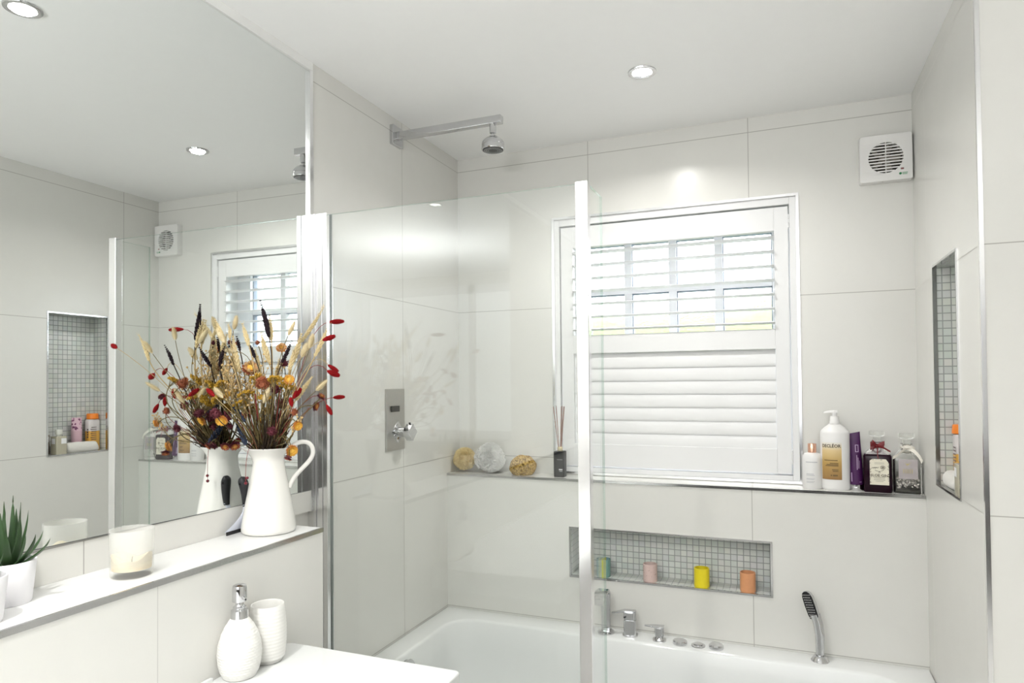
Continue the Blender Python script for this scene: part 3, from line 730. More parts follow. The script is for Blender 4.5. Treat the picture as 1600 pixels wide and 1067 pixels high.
# ================================================================== SHELF: RIGHT GROUP
def lines(bm, rows, rad=None, y=0, zoff=0, a0=0, cx=0, th=.0003):
    """rows: (x0, x1, z, h) flat print on a plane y, or wrapped on radius rad about angle a0"""
    for x0, x1, z, h in rows:
        k = max(2, int((x1-x0)/.002)); pr_ = None
        for i in range(k+1):
            x = x0+(x1-x0)*i/k
            if rad: a = a0+x/rad; p = Vector(((rad+th)*cos(a), (rad+th)*sin(a), 0))
            else: p = Vector((x, y, 0))
            q = (bm.verts.new((p.x, p.y, z-h/2)), bm.verts.new((p.x, p.y, z+h/2)))
            if pr_: bm.faces.new((pr_[0], q[0], q[1], pr_[1]))
            pr_ = q
M_bottlewhite = pb('white_bottle_plastic', (.80, .79, .78), .3, sss=.05)
M_print = pb('grey_print', (.30, .30, .32), .6)
M_copper = pb('rose_gold_cap', (.80, .47, .34), .22, metal=.85)
sb = thing('toiletry_bottle', 'small white bottle with copper cap beside the window frame', 'bottle', (1.3740, -.062, ZS))
bm = nb(); lathe(bm, [(.029, 0), (.031, .003), (.031, .100), (.030, .110), (.025, .118), (.015, .1215), (.012, .1225)], 40); obj('body', bm, M_bottlewhite, sb)
bm = nb(); lathe(bm, [(.0135, .122), (.0135, .151), (.0125, .1525), (0, .1525)], 32); obj('cap', bm, M_copper, sb)
A0 = radians(-95); Mpg = pb('pale_grey_print', (.52, .52, .54), .6)
for row in [(-.020, .018, .0915, .0030), (-.018, .006, .052, .0022), (-.018, .008, .0475, .0022), (-.018, .009, .036, .0014), (-.018, .006, .033, .0014), (-.018, .009, .026, .0014), (-.018, .005, .023, .0014)]:
    bm = nb(); lines(bm, [row], .031, a0=A0); obj('print_line', bm, Mpg, sb, smooth=False)

# large pump bottle
pbt = thing('pump_bottle', 'tall white pump bottle with gold graded label reading DECLÉOR', 'bottle', (1.4450, -.061, ZS))
RX, RY = .0455, .034
bm = nb(); lathe(bm, [(.93, 0), (.985, .004), (1.0, .010), (1.0, .188), (.985, .193), (.93, .198), (.70, .209), (.46, .217), (.38, .2205), (.36, .222)], 56, sx=RX, sy=RY)
obj('body', bm, M_bottlewhite, pbt)
bm = nb(); lathe(bm, [(.0160, .220), (.0160, .228), (.0145, .230), (.0140, .246), (.0075, .247), (.0075, .258)], 32)
lathe(bm, [(.009, .255), (.0092, .263), (.007, .266), (0, .266)], 24)
loft(bm, [[Vector((x, yy, z)) for yy, z in ((-h_, zc-t_/2), (h_, zc-t_/2), (h_*.8, zc+t_/2), (-h_*.8, zc+t_/2))] for x, h_, zc, t_ in ((.009, .008, .2625, .008), (-.010, .008, .2625, .0075), (-.024, .0055, .261, .006), (-.033, .004, .2585, .004))])
obj('pump', bm, M_bottlewhite, pbt, autos=40)
m, n, l, b = new_mat('gold_graded_label'); g = n.new('ShaderNodeTexCoord'); sx_ = n.new('ShaderNodeSeparateXYZ'); l.new(g.outputs['Object'], sx_.inputs[0])
mr = n.new('ShaderNodeMapRange'); mr.inputs['From Min'].default_value = .036; mr.inputs['From Max'].default_value = .160; l.new(sx_.outputs[2], mr.inputs['Value'])
cr = n.new('ShaderNodeValToRGB'); l.new(mr.outputs[0], cr.inputs[0]); e = cr.color_ramp.elements
e[0].position = 0; e[0].color = (.28, .15, .05, 1); e[1].position = 1; e[1].color = (.78, .76, .72, 1)
x = e.new(.45); x.color = (.50, .32, .10, 1); x = e.new(.78); x.color = (.68, .52, .26, 1); x = e.new(.93); x.color = (.76, .70, .58, 1)
l.new(cr.outputs[0], b.inputs['Base Color']); b.inputs['Roughness'].default_value = .35; M_gold = m
def ell(x, d=0.0006, sh=0.0):
    """arc position on the bottle's oval for a horizontal label coordinate; sh turns the label around the bottle"""
    a = radians(-97)+sh+x/.042; return Vector(((RX+d)*cos(a), (RY+d)*sin(a), 0))
bm = nb(); pr_ = None
for i in range(25):
    x_ = -.040+.062*i/24; p = ell(x_, .0004); q = (bm.verts.new((p.x, p.y, .036)), bm.verts.new((p.x, p.y, .160)))
    if pr_: bm.faces.new((pr_[0], q[0], q[1], pr_[1]))
    pr_ = q
lab = obj('label', bm, M_gold, pbt)
M_dkprint = pb('dark_brown_print', (.05, .035, .02), .6)
def on_pump(zc, xo=0):
    def f(x_, y_, z_): p = ell(x_+xo, .0008+z_); return Vector((p.x, p.y, zc+y_))
    return f
text_obj('brand_lettering', 'DECLÉOR', .0150, M_dkprint, pbt, on_pump(.1475, -.009), extrude=.0001, sx=.86, bold=.00028)
bm = nb()
for z, x0, x1 in ((.100, -.030, .010), (.0905, -.012, .012), (.086, -.022, .012), (.082, -.026, .012), (.069, -.006, .012), (.064, -.004, .012), (.050, -.010, -.006), (.050, -.004, .010)):
    k = 12; pr_ = None; h = .0013 if z != .050 else .0026
    for i in range(k+1):
        p = ell(x0+(x1-x0)*i/k, .0008); q = (bm.verts.new((p.x, p.y, z-h)), bm.verts.new((p.x, p.y, z+h)))
        if pr_: bm.faces.new((pr_[0], q[0], q[1], pr_[1]))
        pr_ = q
obj('small_print', bm, pb('bronze_print', (.16, .10, .04), .6), pbt, smooth=False)

# purple tube
tb = thing('cream_tube', 'dark purple squeeze tube standing on its silver cap, between pump bottle and dark decanter', 'tube', (1.508, -.060, ZS), radians(-6))
bm = nb(); lathe(bm, [(.0215, 0), (.0220, .001), (.0220, .020), (.0210, .0208), (0, .0208)], 36); obj('cap', bm, pb('silver_cap', (.55, .55, .56), .12, metal=1), tb)
bm = nb(); secs = []
for k in range(12):
    t_ = k/11; z = .0208+t_*.171; w_ = .0225*(1-t_)+.0168*t_; dth = .0215*(1-t_)**.8+.0008
    secs.append([Vector((w_*cos(a)+ -.004*t_, dth*sin(a), z+(.004*cos(a)*t_ if k == 11 else 0))) for a in [2*pi*i/32 for i in range(32)]])
loft(bm, secs); M_purple = pb('dark_purple_tube', (.052, .008, .066), .38, spec=.35)
obj('body', bm, M_purple, tb, autos=50)
Mpl = pb('pale_purple_print', (.42, .30, .46), .5)
def on_tube(x_, y_, z_):
    # text runs up the tube
    zz = .075+x_; t_ = (zz-.0208)/.171; dth = .0215*(1-t_)**.8+.0008; w_ = .0225*(1-t_)+.0168*t_
    xx = .007-y_; a = math.acos(max(-1, min(1, xx/w_))); return Vector((xx-.004*t_, -dth*sin(a)-.0004-z_, zz))
def tubepatch(bm, x0, x1, z0, z1):
    k = 4; vs_ = []
    for i in range(k+1):
        row = []
        for j in range(k+1):
            xx = x0+(x1-x0)*i/k; zz = z0+(z1-z0)*j/k; t_ = (zz-.0208)/.171; dth = .0215*(1-t_)**.8+.0008; w_ = .0225*(1-t_)+.0168*t_
            a = math.acos(max(-1, min(1, xx/w_))); row.append(bm.verts.new((xx-.004*t_, -dth*sin(a)-.0005, zz)))
        vs_.append(row)
    for i in range(k):
        for j in range(k): bm.faces.new((vs_[i][j], vs_[i+1][j], vs_[i+1][j+1], vs_[i][j+1]))
for x0, x1, z0, z1 in ((.004, .006, .070, .118), (.008, .0095, .074, .110), (.0115, .0125, .074, .100), (-.014, -.011, .030, .060), (.010, .017, .029, .031), (.001, .011, .150, .152), (.001, .003, .128, .150), (.009, .011, .128, .150), (.001, .011, .128, .130)):
    bm = nb(); tubepatch(bm, x0, x1, z0, z1); obj('print_line', bm, Mpl, tb, smooth=False)

# decanters
def decanter(loc, label, hw_, hb, dark):
    t = thing('decanter', label, 'decanter', loc, radians(-6 if dark else -4), 'square glass decanters on the window shelf')
    gl = pb('thick_clear_glass', (.93, .94, .92), .03, trans=1, ior=1.45)
    bm = nb(); sec = lambda w, z, r: [Vector((x, y, z)) for x, y in rrect(w*2, w*1.85, r, 4)]
    low_ = [sec(hw_-.002, 0, .006), sec(hw_, .003, .007), sec(hw_, hb-.006, .007), sec(hw_-.003, hb, .008)]
    if dark:
        b0_ = nb(); loft(b0_, low_+[sec(hw_*.62, hb+.004, .012)]); obj('dark_liquid', b0_, pb('sloe_liquid', (.014, .003, .009), .05, spec=.15), t, autos=35)
        low_ = [sec(hw_-.003, hb+.0005, .008)]
    loft(bm, low_+[sec(hw_*.62, hb+.014, .012), sec(.0135, hb+.024, .0134), sec(.0125, hb+.036, .0124), sec(.0170, hb+.039, .0169), sec(.0170, hb+.042, .0169), sec(.0120, hb+.0425, .0119)])
    body = obj('bottle', bm, gl if not dark else pb('lavender_glass', (.78, .74, .78), .04, trans=.9), t, autos=35)
    bm = nb(); lathe(bm, [(.0100, hb+.038), (.0125, hb+.048), (.0112, hb+.053), (.0150, hb+.057), (.0228, hb+.061), (.0238, hb+.063), (.0238, hb+.0725), (.0225, hb+.0745), (0, hb+.0748)], 36); obj('stopper', bm, gl, t)
    return t, gl
dk, gl = decanter((1.5715, -.0585, ZS), 'square glass decanter of dark sloe gin with red ribbon and tag, second from the right', .0410, .124, True)
# clear shoulder over the dark liquid
bm = nb(); tube(bm, [(.0135*cos(a), .0135*sin(a), .152) for a in [2*pi*i/16 for i in range(17)]], .0028, 6)
for sx_, L_, dz, dy in ((-1, .024, .006, 0), (1, .026, .010, .001), (-1, .024, -.012, .001), (1, .024, -.006, 0), (-1, .017, .014, 0), (1, .017, .001, 0)):
    pts = bez((0, -.017, .152), (sx_*L_, -.024, .160+dz), (sx_*L_*1.2, -.020, .150+dz), (sx_*.002, -.018, .149), 10); 
    for i in range(len(pts)-1):
        a_, b_ = pts[i], pts[i+1]; w_ = .0068*(1-abs(i/10-.5))
        q = [bm.verts.new(p) for p in (a_+Vector((0, -w_*.3, -w_)), b_+Vector((0, -w_*.3, -w_)), b_+Vector((0, w_*.3, w_)), a_+Vector((0, w_*.3, w_)))]; bm.faces.new(q)
def ribbon(bm, pts, w, nrm=Vector((0, 0, 1))):
    pr_ = None
    for p in pts:
        q = (bm.verts.new(Vector(p)-nrm*w), bm.verts.new(Vector(p)+nrm*w))
        if pr_: bm.faces.new((pr_[0], q[0], q[1], pr_[1]))
        pr_ = q
ribbon(bm, bez((0, -.018, .150), (.018, -.030, .150), (.030, -.034, .138), (.038, -.036, .135), 8), .003)
ribbon(bm, bez((0, -.018, .150), (-.012, -.030, .146), (-.014, -.036, .136), (-.016, -.041, .130), 8), .003)
ribbon(bm, bez((0, -.018, .150), (.003, -.036, .145), (-.002, -.044, .125), (.003, -.042, .111), 8), .0014, Vector((1, 0, 0)))
ball(bm, (0, -.019, .150), .005, 8, 6)
obj('red_ribbon', bm, pb('dark_red_satin', (.15, .006, .010), .4), dk, autos=180)
bm = nb(); yl = -.0405
poly = [(-.0225, .026), (.0325, .026), (.0325, .098), (.024, .110), (-.014, .110), (-.0225, .104)]
prism(bm, poly, 0, .0008, Matrix.Translation((.0, yl, 0)) @ Matrix.Rotation(radians(90), 4, 'X')); tg = obj('tag_label', bm, pb('cream_card', (.74, .70, .58), .7, noise_amt=.06, nscale=200), dk, smooth=False)
def on_tag(zc, xo=0):
    return lambda x_, y_, z_: Vector((x_+xo, yl-.0012-z_, zc+y_))
text_obj('lettering', 'SLOE GIN', .0118, M_dkprint, tg, on_tag(.0565, .0050), extrude=.0001, sx=1.0, bold=.00015)
bm = nb(); yy = yl-.0011
for x0, x1, z, h in ((-.014, .014, .050, .0010), (-.013, .013, .046, .0008), (-.014, .014, .042, .0010), (-.010, .010, .0375, .0008), (-.012, .012, .098, .0007), (-.012, .012, .094, .0006)): lines(bm, [(x0*1.15+.005, x1*1.15+.005, z, h)], None, yy)
tube(bm, [(.0150+.0065*cos(a), yy, .083+.0055*sin(a)) for a in [2*pi*i/16 for i in range(17)]], .0006, 4)
tube(bm, [(.0150+.0026*cos(a), yy, .083+.0022*sin(a)) for a in [2*pi*i/10 for i in range(11)]], .0010, 4)
for q in range(3): tube(bm, bez((-.017+.005*q, yy, .078), (-.013+.005*q, yy, .088), (-.010+.005*q, yy, .076), (-.007+.005*q, yy, .084), 8), .0006, 4)
tube(bm, bez((-.008, yy, .074), (.002, yy, .068), (.010, yy, .070), (.018, yy, .075), 8), .0006, 4); tube(bm, [(.003, yy, .065), (.005, yy, .070), (.008, yy, .065)], .0007, 4)
rnd = random.Random(8)
for k in range(46):
    s_ = rnd.random()*.07; side = rnd.choice((-1, 1)); ball(bm, (side*.0255+.005+rnd.uniform(-.0012, .0012), yy, .032+s_), rnd.uniform(.0005, .0013), 5, 4, (1, .2, 1))
    if k % 3 == 0: ball(bm, (rnd.uniform(-.016, .016), yy, .108+rnd.uniform(-.001, .001)), rnd.uniform(.0005, .001), 5, 4, (1, .2, 1))
obj('printed_ornament', bm, M_dkprint, tg, smooth=False)

cd, gl = decanter((1.6565, -.0580, ZS), 'clear square glass decanter with pale ribbon, nearest the right corner', .0395, .118, False)
bm = nb(); sec = lambda w, z, r: [Vector((x, y, z)) for x, y in rrect(w*2, w*1.85, r, 4)]
loft(bm, [sec(.035, .004, .005), sec(.0355, .008, .005), sec(.0355, .013, .005)]); obj('dark_base', bm, pb('dark_residue', (.03, .028, .02), .3), cd)
bm = nb(); rnd = random.Random(12)
for k in range(120):
    ball(bm, (rnd.uniform(-.030, .030), rnd.uniform(-.028, .024), rnd.uniform(.014, .048)), rnd.uniform(.004, .008), 5, 3, (1, .7, .5), Matrix.Rotation(rnd.uniform(0, 3), 3, (rnd.random(), rnd.random(), 1)))
obj('crystal_contents', bm, pb('pale_crystals', (.62, .58, .54), .1, noise_amt=.3, nscale=80), cd, autos=5)
bm = nb(); box(bm, (-.026, -.0372, .048), (.028, -.0369, .112)); mfl = pb('frosted_mauve_label', (.60, .54, .55), .3); q_ = mfl.node_tree; tq = q_.nodes.new('ShaderNodeBsdfTransparent'); mq = q_.nodes.new('ShaderNodeMixShader'); mq.inputs[0].default_value = .55
q_.links.new(tq.outputs[0], mq.inputs[1]); q_.links.new(q_.nodes['Principled BSDF'].outputs[0], mq.inputs[2]); q_.links.new(mq.outputs[0], q_.nodes['Material Output'].inputs[0]); lp = obj('front_label', bm, mfl, cd, smooth=False)
bm = nb(); yb_ = -.0374
loft(bm, [[(x, yb_-.0002, z) for x, z in ((-.010, .102), (-.004, .097), (.003, .098), (.009, .102), (.003, .094), (-.002, .090), (-.005, .095))], [(x, yb_, z) for x, z in ((-.010, .102), (-.004, .097), (.003, .098), (.009, .102), (.003, .094), (-.002, .090), (-.005, .095))]])
for x in (-.012, -.006, 0, .006, .012): box(bm, (x-.0012, yb_-.0002, .066), (x+.0012, yb_, .080))
obj('gold_print', bm, pb('gold_print', (.45, .38, .20), .3, metal=.4), lp, smooth=False)
bm = nb(); Mrib = pb('cream_ribbon', (.78, .74, .66), .6, noise_amt=.08, nscale=300)
tube(bm, [(.0160*cos(a), .0155*sin(a), .147) for a in [2*pi*i/16 for i in range(17)]], .0035, 6)
ribbon(bm, bez((.000, -.018, .146), (-.014, -.034, .142), (-.028, -.043, .120), (-.042, -.044, .116), 8), .0058, Vector((.25, 0, 1)))
ribbon(bm, bez((.000, -.018, .146), (.016, -.032, .142), (.030, -.040, .132), (.040, -.040, .104), 8), .0050, Vector((.4, 0, 1)))
ribbon(bm, bez((-.012, -.020, .146), (-.005, -.028, .154), (.010, -.028, .152), (.022, -.024, .144), 8), .005)
obj('ribbon', bm, Mrib, cd, autos=180)

# ================================================================== CUPS IN THE WINDOW-WALL NICHE
NZ = N2[2]+.0043
def cup(loc, label, col, h, r, rough=.35, stripes=None, r0=None):
    t = thing('tealight_cup', label, 'tealight holder', loc, 0, 'tealight cups in the window-wall niche'); r0 = r0 or r
    bm = nb(); lathe(bm, [(r0*.94, 0), (r0, .002), (r, h-.001), (r-.0008, h), (r-.003, h), (r-.0035, h-.002), (r0-.004, .006), (0, .006)], 44)
    m = col if not isinstance(col, tuple) else pb('glazed_cup', col, rough, noise_amt=.05, nscale=60)
    obj('cup_wall', bm, m, t)
    bm = nb(); lathe(bm, [(0, .0062), (r0-.0045, .0062), (r0-.0045, .022), (r0*.3, .024), (0, .024)], 24); obj('candle_wax', bm, pb('wax', (.55, .5, .42), .6), t)
    return t
m, n, l, b = new_mat('iridescent_cup'); g = n.new('ShaderNodeNewGeometry'); g2 = n.new('ShaderNodeTexCoord'); s2 = n.new('ShaderNodeSeparateXYZ'); l.new(g2.outputs['Object'], s2.inputs[0])
mr = n.new('ShaderNodeMapRange'); mr.inputs['From Min'].default_value = -.027; mr.inputs['From Max'].default_value = .027; l.new(s2.outputs[0], mr.inputs['Value'])
cr = n.new('ShaderNodeValToRGB'); l.new(mr.outputs[0], cr.inputs[0]); cr.color_ramp.interpolation = 'CONSTANT'; e = cr.color_ramp.elements
e[0].position = 0; e[0].color = (.30, .45, .47, 1); e[1].position = .80; e[1].color = (.17, .33, .29, 1)
x = e.new(.38); x.color = (.42, .58, .62, 1); x = e.new(.50); x.color = (.50, .60, .18, 1); x = e.new(.60); x.color = (.26, .42, .48, 1)
l.new(cr.outputs[0], b.inputs['Base Color']); b.inputs['Roughness'].default_value = .12; b.inputs['Metallic'].default_value = .25
cup((.6445, -.083, NZ), 'teal and lime shimmering tealight cup in the niche, behind the screen glass', m, .066, .0272, r0=.0262)
pk = cup((.8207, -.083, NZ), 'pale pink speckled tealight cup in the mosaic niche', pb('pink_clay', (.62, .47, .43), .5, noise_amt=.06, nscale=90), .064, .0255)
bm = nb(); rnd = random.Random(3)
for k in range(16):
    a = rnd.uniform(-pi, 0); ball(bm, (.0257*cos(a), .0257*sin(a), rnd.uniform(.006, .058)), rnd.uniform(.0006, .0011), 5, 4)
obj('speckles', bm, pb('brown_speck', (.10, .05, .04), .6), pk)
cup((1.0053, -.087, NZ), 'bright yellow tealight cup in the mosaic niche', pb('yellow_glaze', (.80, .66, .02), .3, noise_amt=.05, nscale=80), .067, .0268)
cup((1.1612, -.088, NZ), 'terracotta orange tealight cup at the right end of the niche', pb('orange_glaze', (.66, .31, .15), .3, noise_amt=.07, nscale=80), .067, .0262)

# ================================================================== THINGS IN THE RIGHT-WALL NICHE
QZ = N1[2]+.0043
bb_ = thing('perfume_bottle', 'square beige bottle with small white label, front of the tall niche', 'bottle', (1.7245, -.507, QZ), radians(90))
M_beige = pb('beige_glass', (.46, .43, .33), .2, coat=.3)
bm = nb(); prism(bm, rrect(.048, .042, .004), 0, .082); obj('body', bm, M_beige, bb_, autos=30, bevel=.002)
bm = nb(); lathe(bm, [(.010, .082), (.010, .088), (.0145, .089), (.0145, .112), (0, .113)], 28); obj('cap', bm, pb('frosted_cap', (.72, .72, .66), .25), bb_)
for yy_, rz in ((-1, 0), (1, 0)):
    bm = nb(); box(bm, (-.003, yy_*.0212-.0002, .048), (.021, yy_*.0212+.0002, .072)); o = obj('label', bm, M_white, bb_, smooth=False)
bm = nb(); box(bm, (-.0243, -.012, .048), (-.0240, .010, .072)); obj('label', bm, M_white, bb_, smooth=False)
b3 = thing('perfume_bottle', 'beige bottle with round pale stopper behind the labelled beige one', 'bottle', (1.7730, -.545, QZ), radians(80))
bm = nb(); prism(bm, rrect(.040, .036, .004), 0, .088); obj('body', bm, pb('brown_beige_glass', (.26, .21, .16), .2, coat=.3), b3, autos=30, bevel=.002)
bm = nb(); prism(bm, rrect(.032, .030, .003), .088, .100); ball(bm, (0, 0, .112), .013, 16, 10); obj('cap', bm, pb('pale_green_cap', (.50, .54, .46), .25), b3)
bm = nb(); box(bm, (-.012, .0184, .056), (.012, .0187, .080)); obj('label', bm, M_white, b3, smooth=False)

b4 = thing('dark_bottle', 'dark bottle mostly hidden behind the rolled white cloth', 'bottle', (1.7800, -.465, QZ))
bm = nb(); lathe(bm, [(.018, 0), (.0185, .002), (.0185, .055), (.014, .062), (.010, .063), (.010, .068), (0, .069)], 28); obj('body', bm, pb('near_black_plastic', (.03, .03, .04), .3), b4)

pt = thing('cream_tube', 'pink tube with dark flower print standing in the tall niche', 'tube', (1.7650, -.3945, QZ))
bm = nb(); lathe(bm, [(.0215, 0), (.0222, .002), (.0222, .098), (.0205, .0985)], 40); obj('cap', bm, pb('pink_cap', (.66, .44, .50), .35), pt)
bm = nb(); secs = []
for k in range(8):
    t_ = k/7; z = .0985+t_*.060; rx_, ry_ = .0222+(.025-.0222)*t_, .0222*(1-t_)+.003*t_
    secs.append([Vector((ry_*cos(a), rx_*sin(a), z)) for a in [2*pi*i/36 for i in range(36)]])
loft(bm, secs)
m, n, l, b = new_mat('pink_floral_print'); g = n.new('ShaderNodeTexCoord'); v_ = n.new('ShaderNodeTexVoronoi'); v_.inputs['Scale'].default_value = 70; v_.feature = 'F1'
l.new(g.outputs['Object'], v_.inputs['Vector']); n3 = n.new('ShaderNodeTexNoise'); n3.inputs['Scale'].default_value = 130; l.new(g.outputs['Object'], n3.inputs['Vector'])
ad = n.new('ShaderNodeMath'); ad.operation = 'ADD'; l.new(v_.outputs['Distance'], ad.inputs[0]); l.new(n3.outputs['Fac'], ad.inputs[1])
cr = n.new('ShaderNodeValToRGB'); l.new(ad.outputs[0], cr.inputs[0]); e = cr.color_ramp.elements; e[0].position = .80; e[0].color = (.14, .04, .10, 1); e[1].position = 1.0; e[1].color = (.70, .48, .56, 1); x = e.new(.9); x.color = (.35, .12, .24, 1)
l.new(cr.outputs[0], b.inputs['Base Color']); b.inputs['Roughness'].default_value = .4
obj('body', bm, m, pt, autos=60)

ob = thing('wash_bottle', 'clear bottle of amber wash with orange cap in the tall niche', 'bottle', (1.7580, -.3210, QZ))
bm = nb(); sc_ = lambda w, dd, z: [Vector((x, y, z)) for x, y in rrect(dd, w, min(w, dd)*.45, 5)]
loft(bm, [sc_(.058, .040, 0), sc_(.062, .044, .003), sc_(.062, .044, .092)]); obj('amber_wash', bm, pb('amber_liquid', (.70, .38, .07), .15, coat=.4), ob, autos=50)
bm = nb(); loft(bm, [sc_(.062, .044, .0922), sc_(.062, .044, .140), sc_(.054, .038, .1465), sc_(.03, .03, .1485)]); obj('bottle_top', bm, pb('frosted_clear_plastic', (.62, .58, .57), .25), ob, autos=50)
bm = nb(); lathe(bm, [(.025, .1485), (.026, .150), (.024, .172), (.022, .1745), (0, .1755)], 36); obj('cap', bm, pb('orange_cap', (.80, .22, .02), .35), ob)
bm = nb()
for k in range(7):
    z = .110-k*.0095; box(bm, (-.0224, -.026 if k % 2 else -.022, z-.0016), (-.0221, .004, z+.0016))
for k, s_ in enumerate((1, 1.2, .9, 1.1)): box(bm, (-.014, -.0313, .096-k*.012), (-.014+.008*s_, -.0310, .103-k*.012))
obj('printed_text', bm, pb('dark_grey_text', (.09, .06, .06), .6), ob, smooth=False)
bm = nb(); ball(bm, (-.0222, -.016, .030), .014, 14, 8, (.05, 1, .9)); obj('fruit_picture', bm, pb('orange_red_print', (.70, .22, .06), .5), ob)

rc = thing('rolled_cloth', 'rolled white flannel lying at the front of the tall niche', 'cloth', (1.7240, -.4020, QZ))
bm = nb(); secs = []
for k in range(22):
    t_ = k/21; y = -.073+.146*t_; s_ = 1.0 if .06 < t_ < .94 else (.86 if t_ in (0, 1) else .96)
    row = []
    for i in range(36):
        a = 2*pi*i/36; r_ = (.0225+.0016*noise.noise(Vector((cos(a)*2, sin(a)*2, y*25))))*s_
        row.append(Vector((r_*.92*cos(a), y+.004*sin(a*2), max(.0003, .0215+r_*1.10*sin(a)+.003*(1-t_)))))
    secs.append(row)
loft(bm, secs); obj('roll', bm, pb('white_towelling', (.76, .74, .69), .9, bump=.6, bscale=900, sheen=.4), rc, autos=180)

# ================================================================== THINGS ON THE LEDGE
JX, JY = .0745, -1.2300
M_enamel = pb('ivory_enamel', (.80, .785, .74), .22, coat=.25, noise_amt=.015, nscale=14)
jug = thing('enamel_jug', 'tall ivory enamel jug holding dried flowers, on the tiled ledge', 'jug', (JX, JY, ZS))
bm = nb()
prof = [(0, 0), (.060, 0), (.0648, .0025), (.0662, .008), (.0655, .018), (.0615, .042), (.0565, .072), (.0505, .103), (.0455, .130), (.0408, .155), (.0376, .176), (.0378, .185), (.0402, .192), (.0475, .202), (.0535, .2085), (.0552, .2105), (.0548, .2118), (.0530, .2112), (.046, .203), (.0385, .192), (.0355, .184), (.0355, .176), (.0385, .155), (.0435, .13), (.0545, .072), (.0600, .03), (.050, .012), (0, .010)]
rings = lathe(bm, prof, 64)
sdir = Vector((-.74, -.67, 0))
for rg in rings:
    for v in rg:
        if v.co.z > .178:
            d_ = Vector((v.co.x, v.co.y, 0)); 
            if d_.length > 1e-5:
                c_ = d_.normalized().dot(sdir); k = max(0, c_)**8*(v.co.z-.178)/.034
                v.co += sdir*.012*k; v.co.z += .003*k
obj('jug_body', bm, M_enamel, jug, autos=60)
hd_ = Vector((.74, .67, 0)).normalized(); up_ = Vector((0, 0, 1)); sd_ = hd_.cross(up_)
bm = nb()
pp = bez(hd_*.046+up_*.199, hd_*.052+up_*.222, hd_*.105+up_*.238, hd_*.108+up_*.198, 14)+bez(hd_*.108+up_*.198, hd_*.110+up_*.168, hd_*.062+up_*.150, hd_*.0495+up_*.108, 16)[1:]
secs = []
for i, p in enumerate(pp):
    d = (pp[min(i+1, len(pp)-1)]-pp[max(0, i-1)]).normalized(); nn_ = d.cross(sd_).normalized()
    secs.append([p+sd_*.0085*cos(a)+nn_*.0058*sin(a) for a in [2*pi*k/14 for k in range(14)]])
loft(bm, secs); obj('handle', bm, M_enamel, jug, autos=60)

# squeegee leaning on the mirror behind the jug
sq = thing('squeegee', 'small white squeegee with black handle leaning on the mirror behind the jug', 'squeegee', (.010, -1.21, ZS))
Q0 = Vector((.010, -1.21, ZS)); L = lambda x, y, z: Vector((x, y, z))-Q0
e0, e1 = Vector((.0130, -1.308, 0)), Vector((.0050, -1.112, 0))
bm = nb(); loft(bm, [[L(e.x+dx, e.y, ZS+dz) for dx, dz in ((-.0012, 0), (.0016, 0), (.0026, .009), (-.0012, .009))] for e in (e0, e1)]); obj('rubber_blade', bm, M_black, sq, smooth=False)
bm = nb(); N_ = 14; secs = []
for i in range(N_+1):
    t_ = i/N_; z = ZS+.0085+t_*.062
    hwid = .097*(1-t_)**1.7+.009; c_ = (e0+e1)/2*(1-t_)+Vector((.0300, -1.262, 0))*t_
    dirv = (e1-e0).normalized(); th2 = .0022+.003*t_
    secs.append([L(*(Vector((c_.x, c_.y, z))+dirv*hwid*cos(a)+Vector((1, 0, .2))*th2*sin(a))) for a in [2*pi*k/16 for k in range(16)]])
loft(bm, secs); obj('blade_holder', bm, pb('pale_blue_white_plastic', (.70, .73, .82), .3), sq)
bm = nb(); pts = bez((.0300, -1.262, ZS+.066), (.0315, -1.264, ZS+.10), (.030, -1.266, ZS+.130), (.0200, -1.270, ZS+.137), 10)
tube(bm, [L(*p) for p in pts], [.0075, .0082, .0090, .0098, .0106, .0113, .0118, .0118, .0112, .0100, .0060], 16); obj('handle', bm, M_black, sq)
bm = nb(); ball(bm, L(.0262, -1.2770, ZS+.1235), .0036, 10, 8); obj('hanging_hole', bm, pb('deep_black', (.002, .002, .002), .9), sq)

# candle jar
cj = thing('candle_jar', 'frosted glass candle jar with half-used cream wax, on the ledge', 'candle', (.0975, -1.634, ZS))
bm = nb(); lathe(bm, [(0, 0), (.034, 0), (.0372, .002), (.0380, .006), (.0398, .089), (.0395, .0910), (.0378, .0910), (.0372, .0890), (.0358, .014), (0, .012)], 56)
m = bpy.data.materials.new('frosted_glass'); m.use_nodes = True; n = m.node_tree.nodes; l = m.node_tree.links; b = n['Principled BSDF']
b.inputs['Base Color'].default_value = (.88, .88, .86, 1); b.inputs['Roughness'].default_value = .25
tr = n.new('ShaderNodeBsdfTransparent'); tr.inputs[0].default_value = (.97, .97, .96, 1); mxs = n.new('ShaderNodeMixShader')
g = n.new('ShaderNodeTexCoord'); s3 = n.new('ShaderNodeSeparateXYZ'); l.new(g.outputs['Object'], s3.inputs[0]); mr = n.new('ShaderNodeMapRange'); mr.inputs['From Min'].default_value = .008; mr.inputs['From Max'].default_value = .03; mr.inputs['To Min'].default_value = .09; mr.inputs['To Max'].default_value = .27
l.new(s3.outputs[2], mr.inputs['Value']); l.new(mr.outputs[0], mxs.inputs[0]); l.new(tr.outputs[0], mxs.inputs[1]); l.new(b.outputs[0], mxs.inputs[2]); l.new(mxs.outputs[0], n['Material Output'].inputs[0])
obj('jar', bm, m, cj, autos=50)
bm = nb(); rings = lathe(bm, [(0, .0125), (.0350, .0145), (.0357, .038), (.030, .034), (.018, .026), (0, .024)], 48)
for rg in rings[2:5]:
    for v in rg:
        a = math.atan2(v.co.y, v.co.x); v.co.z += .0065*sin(2*a+.6)+.003*sin(5*a)
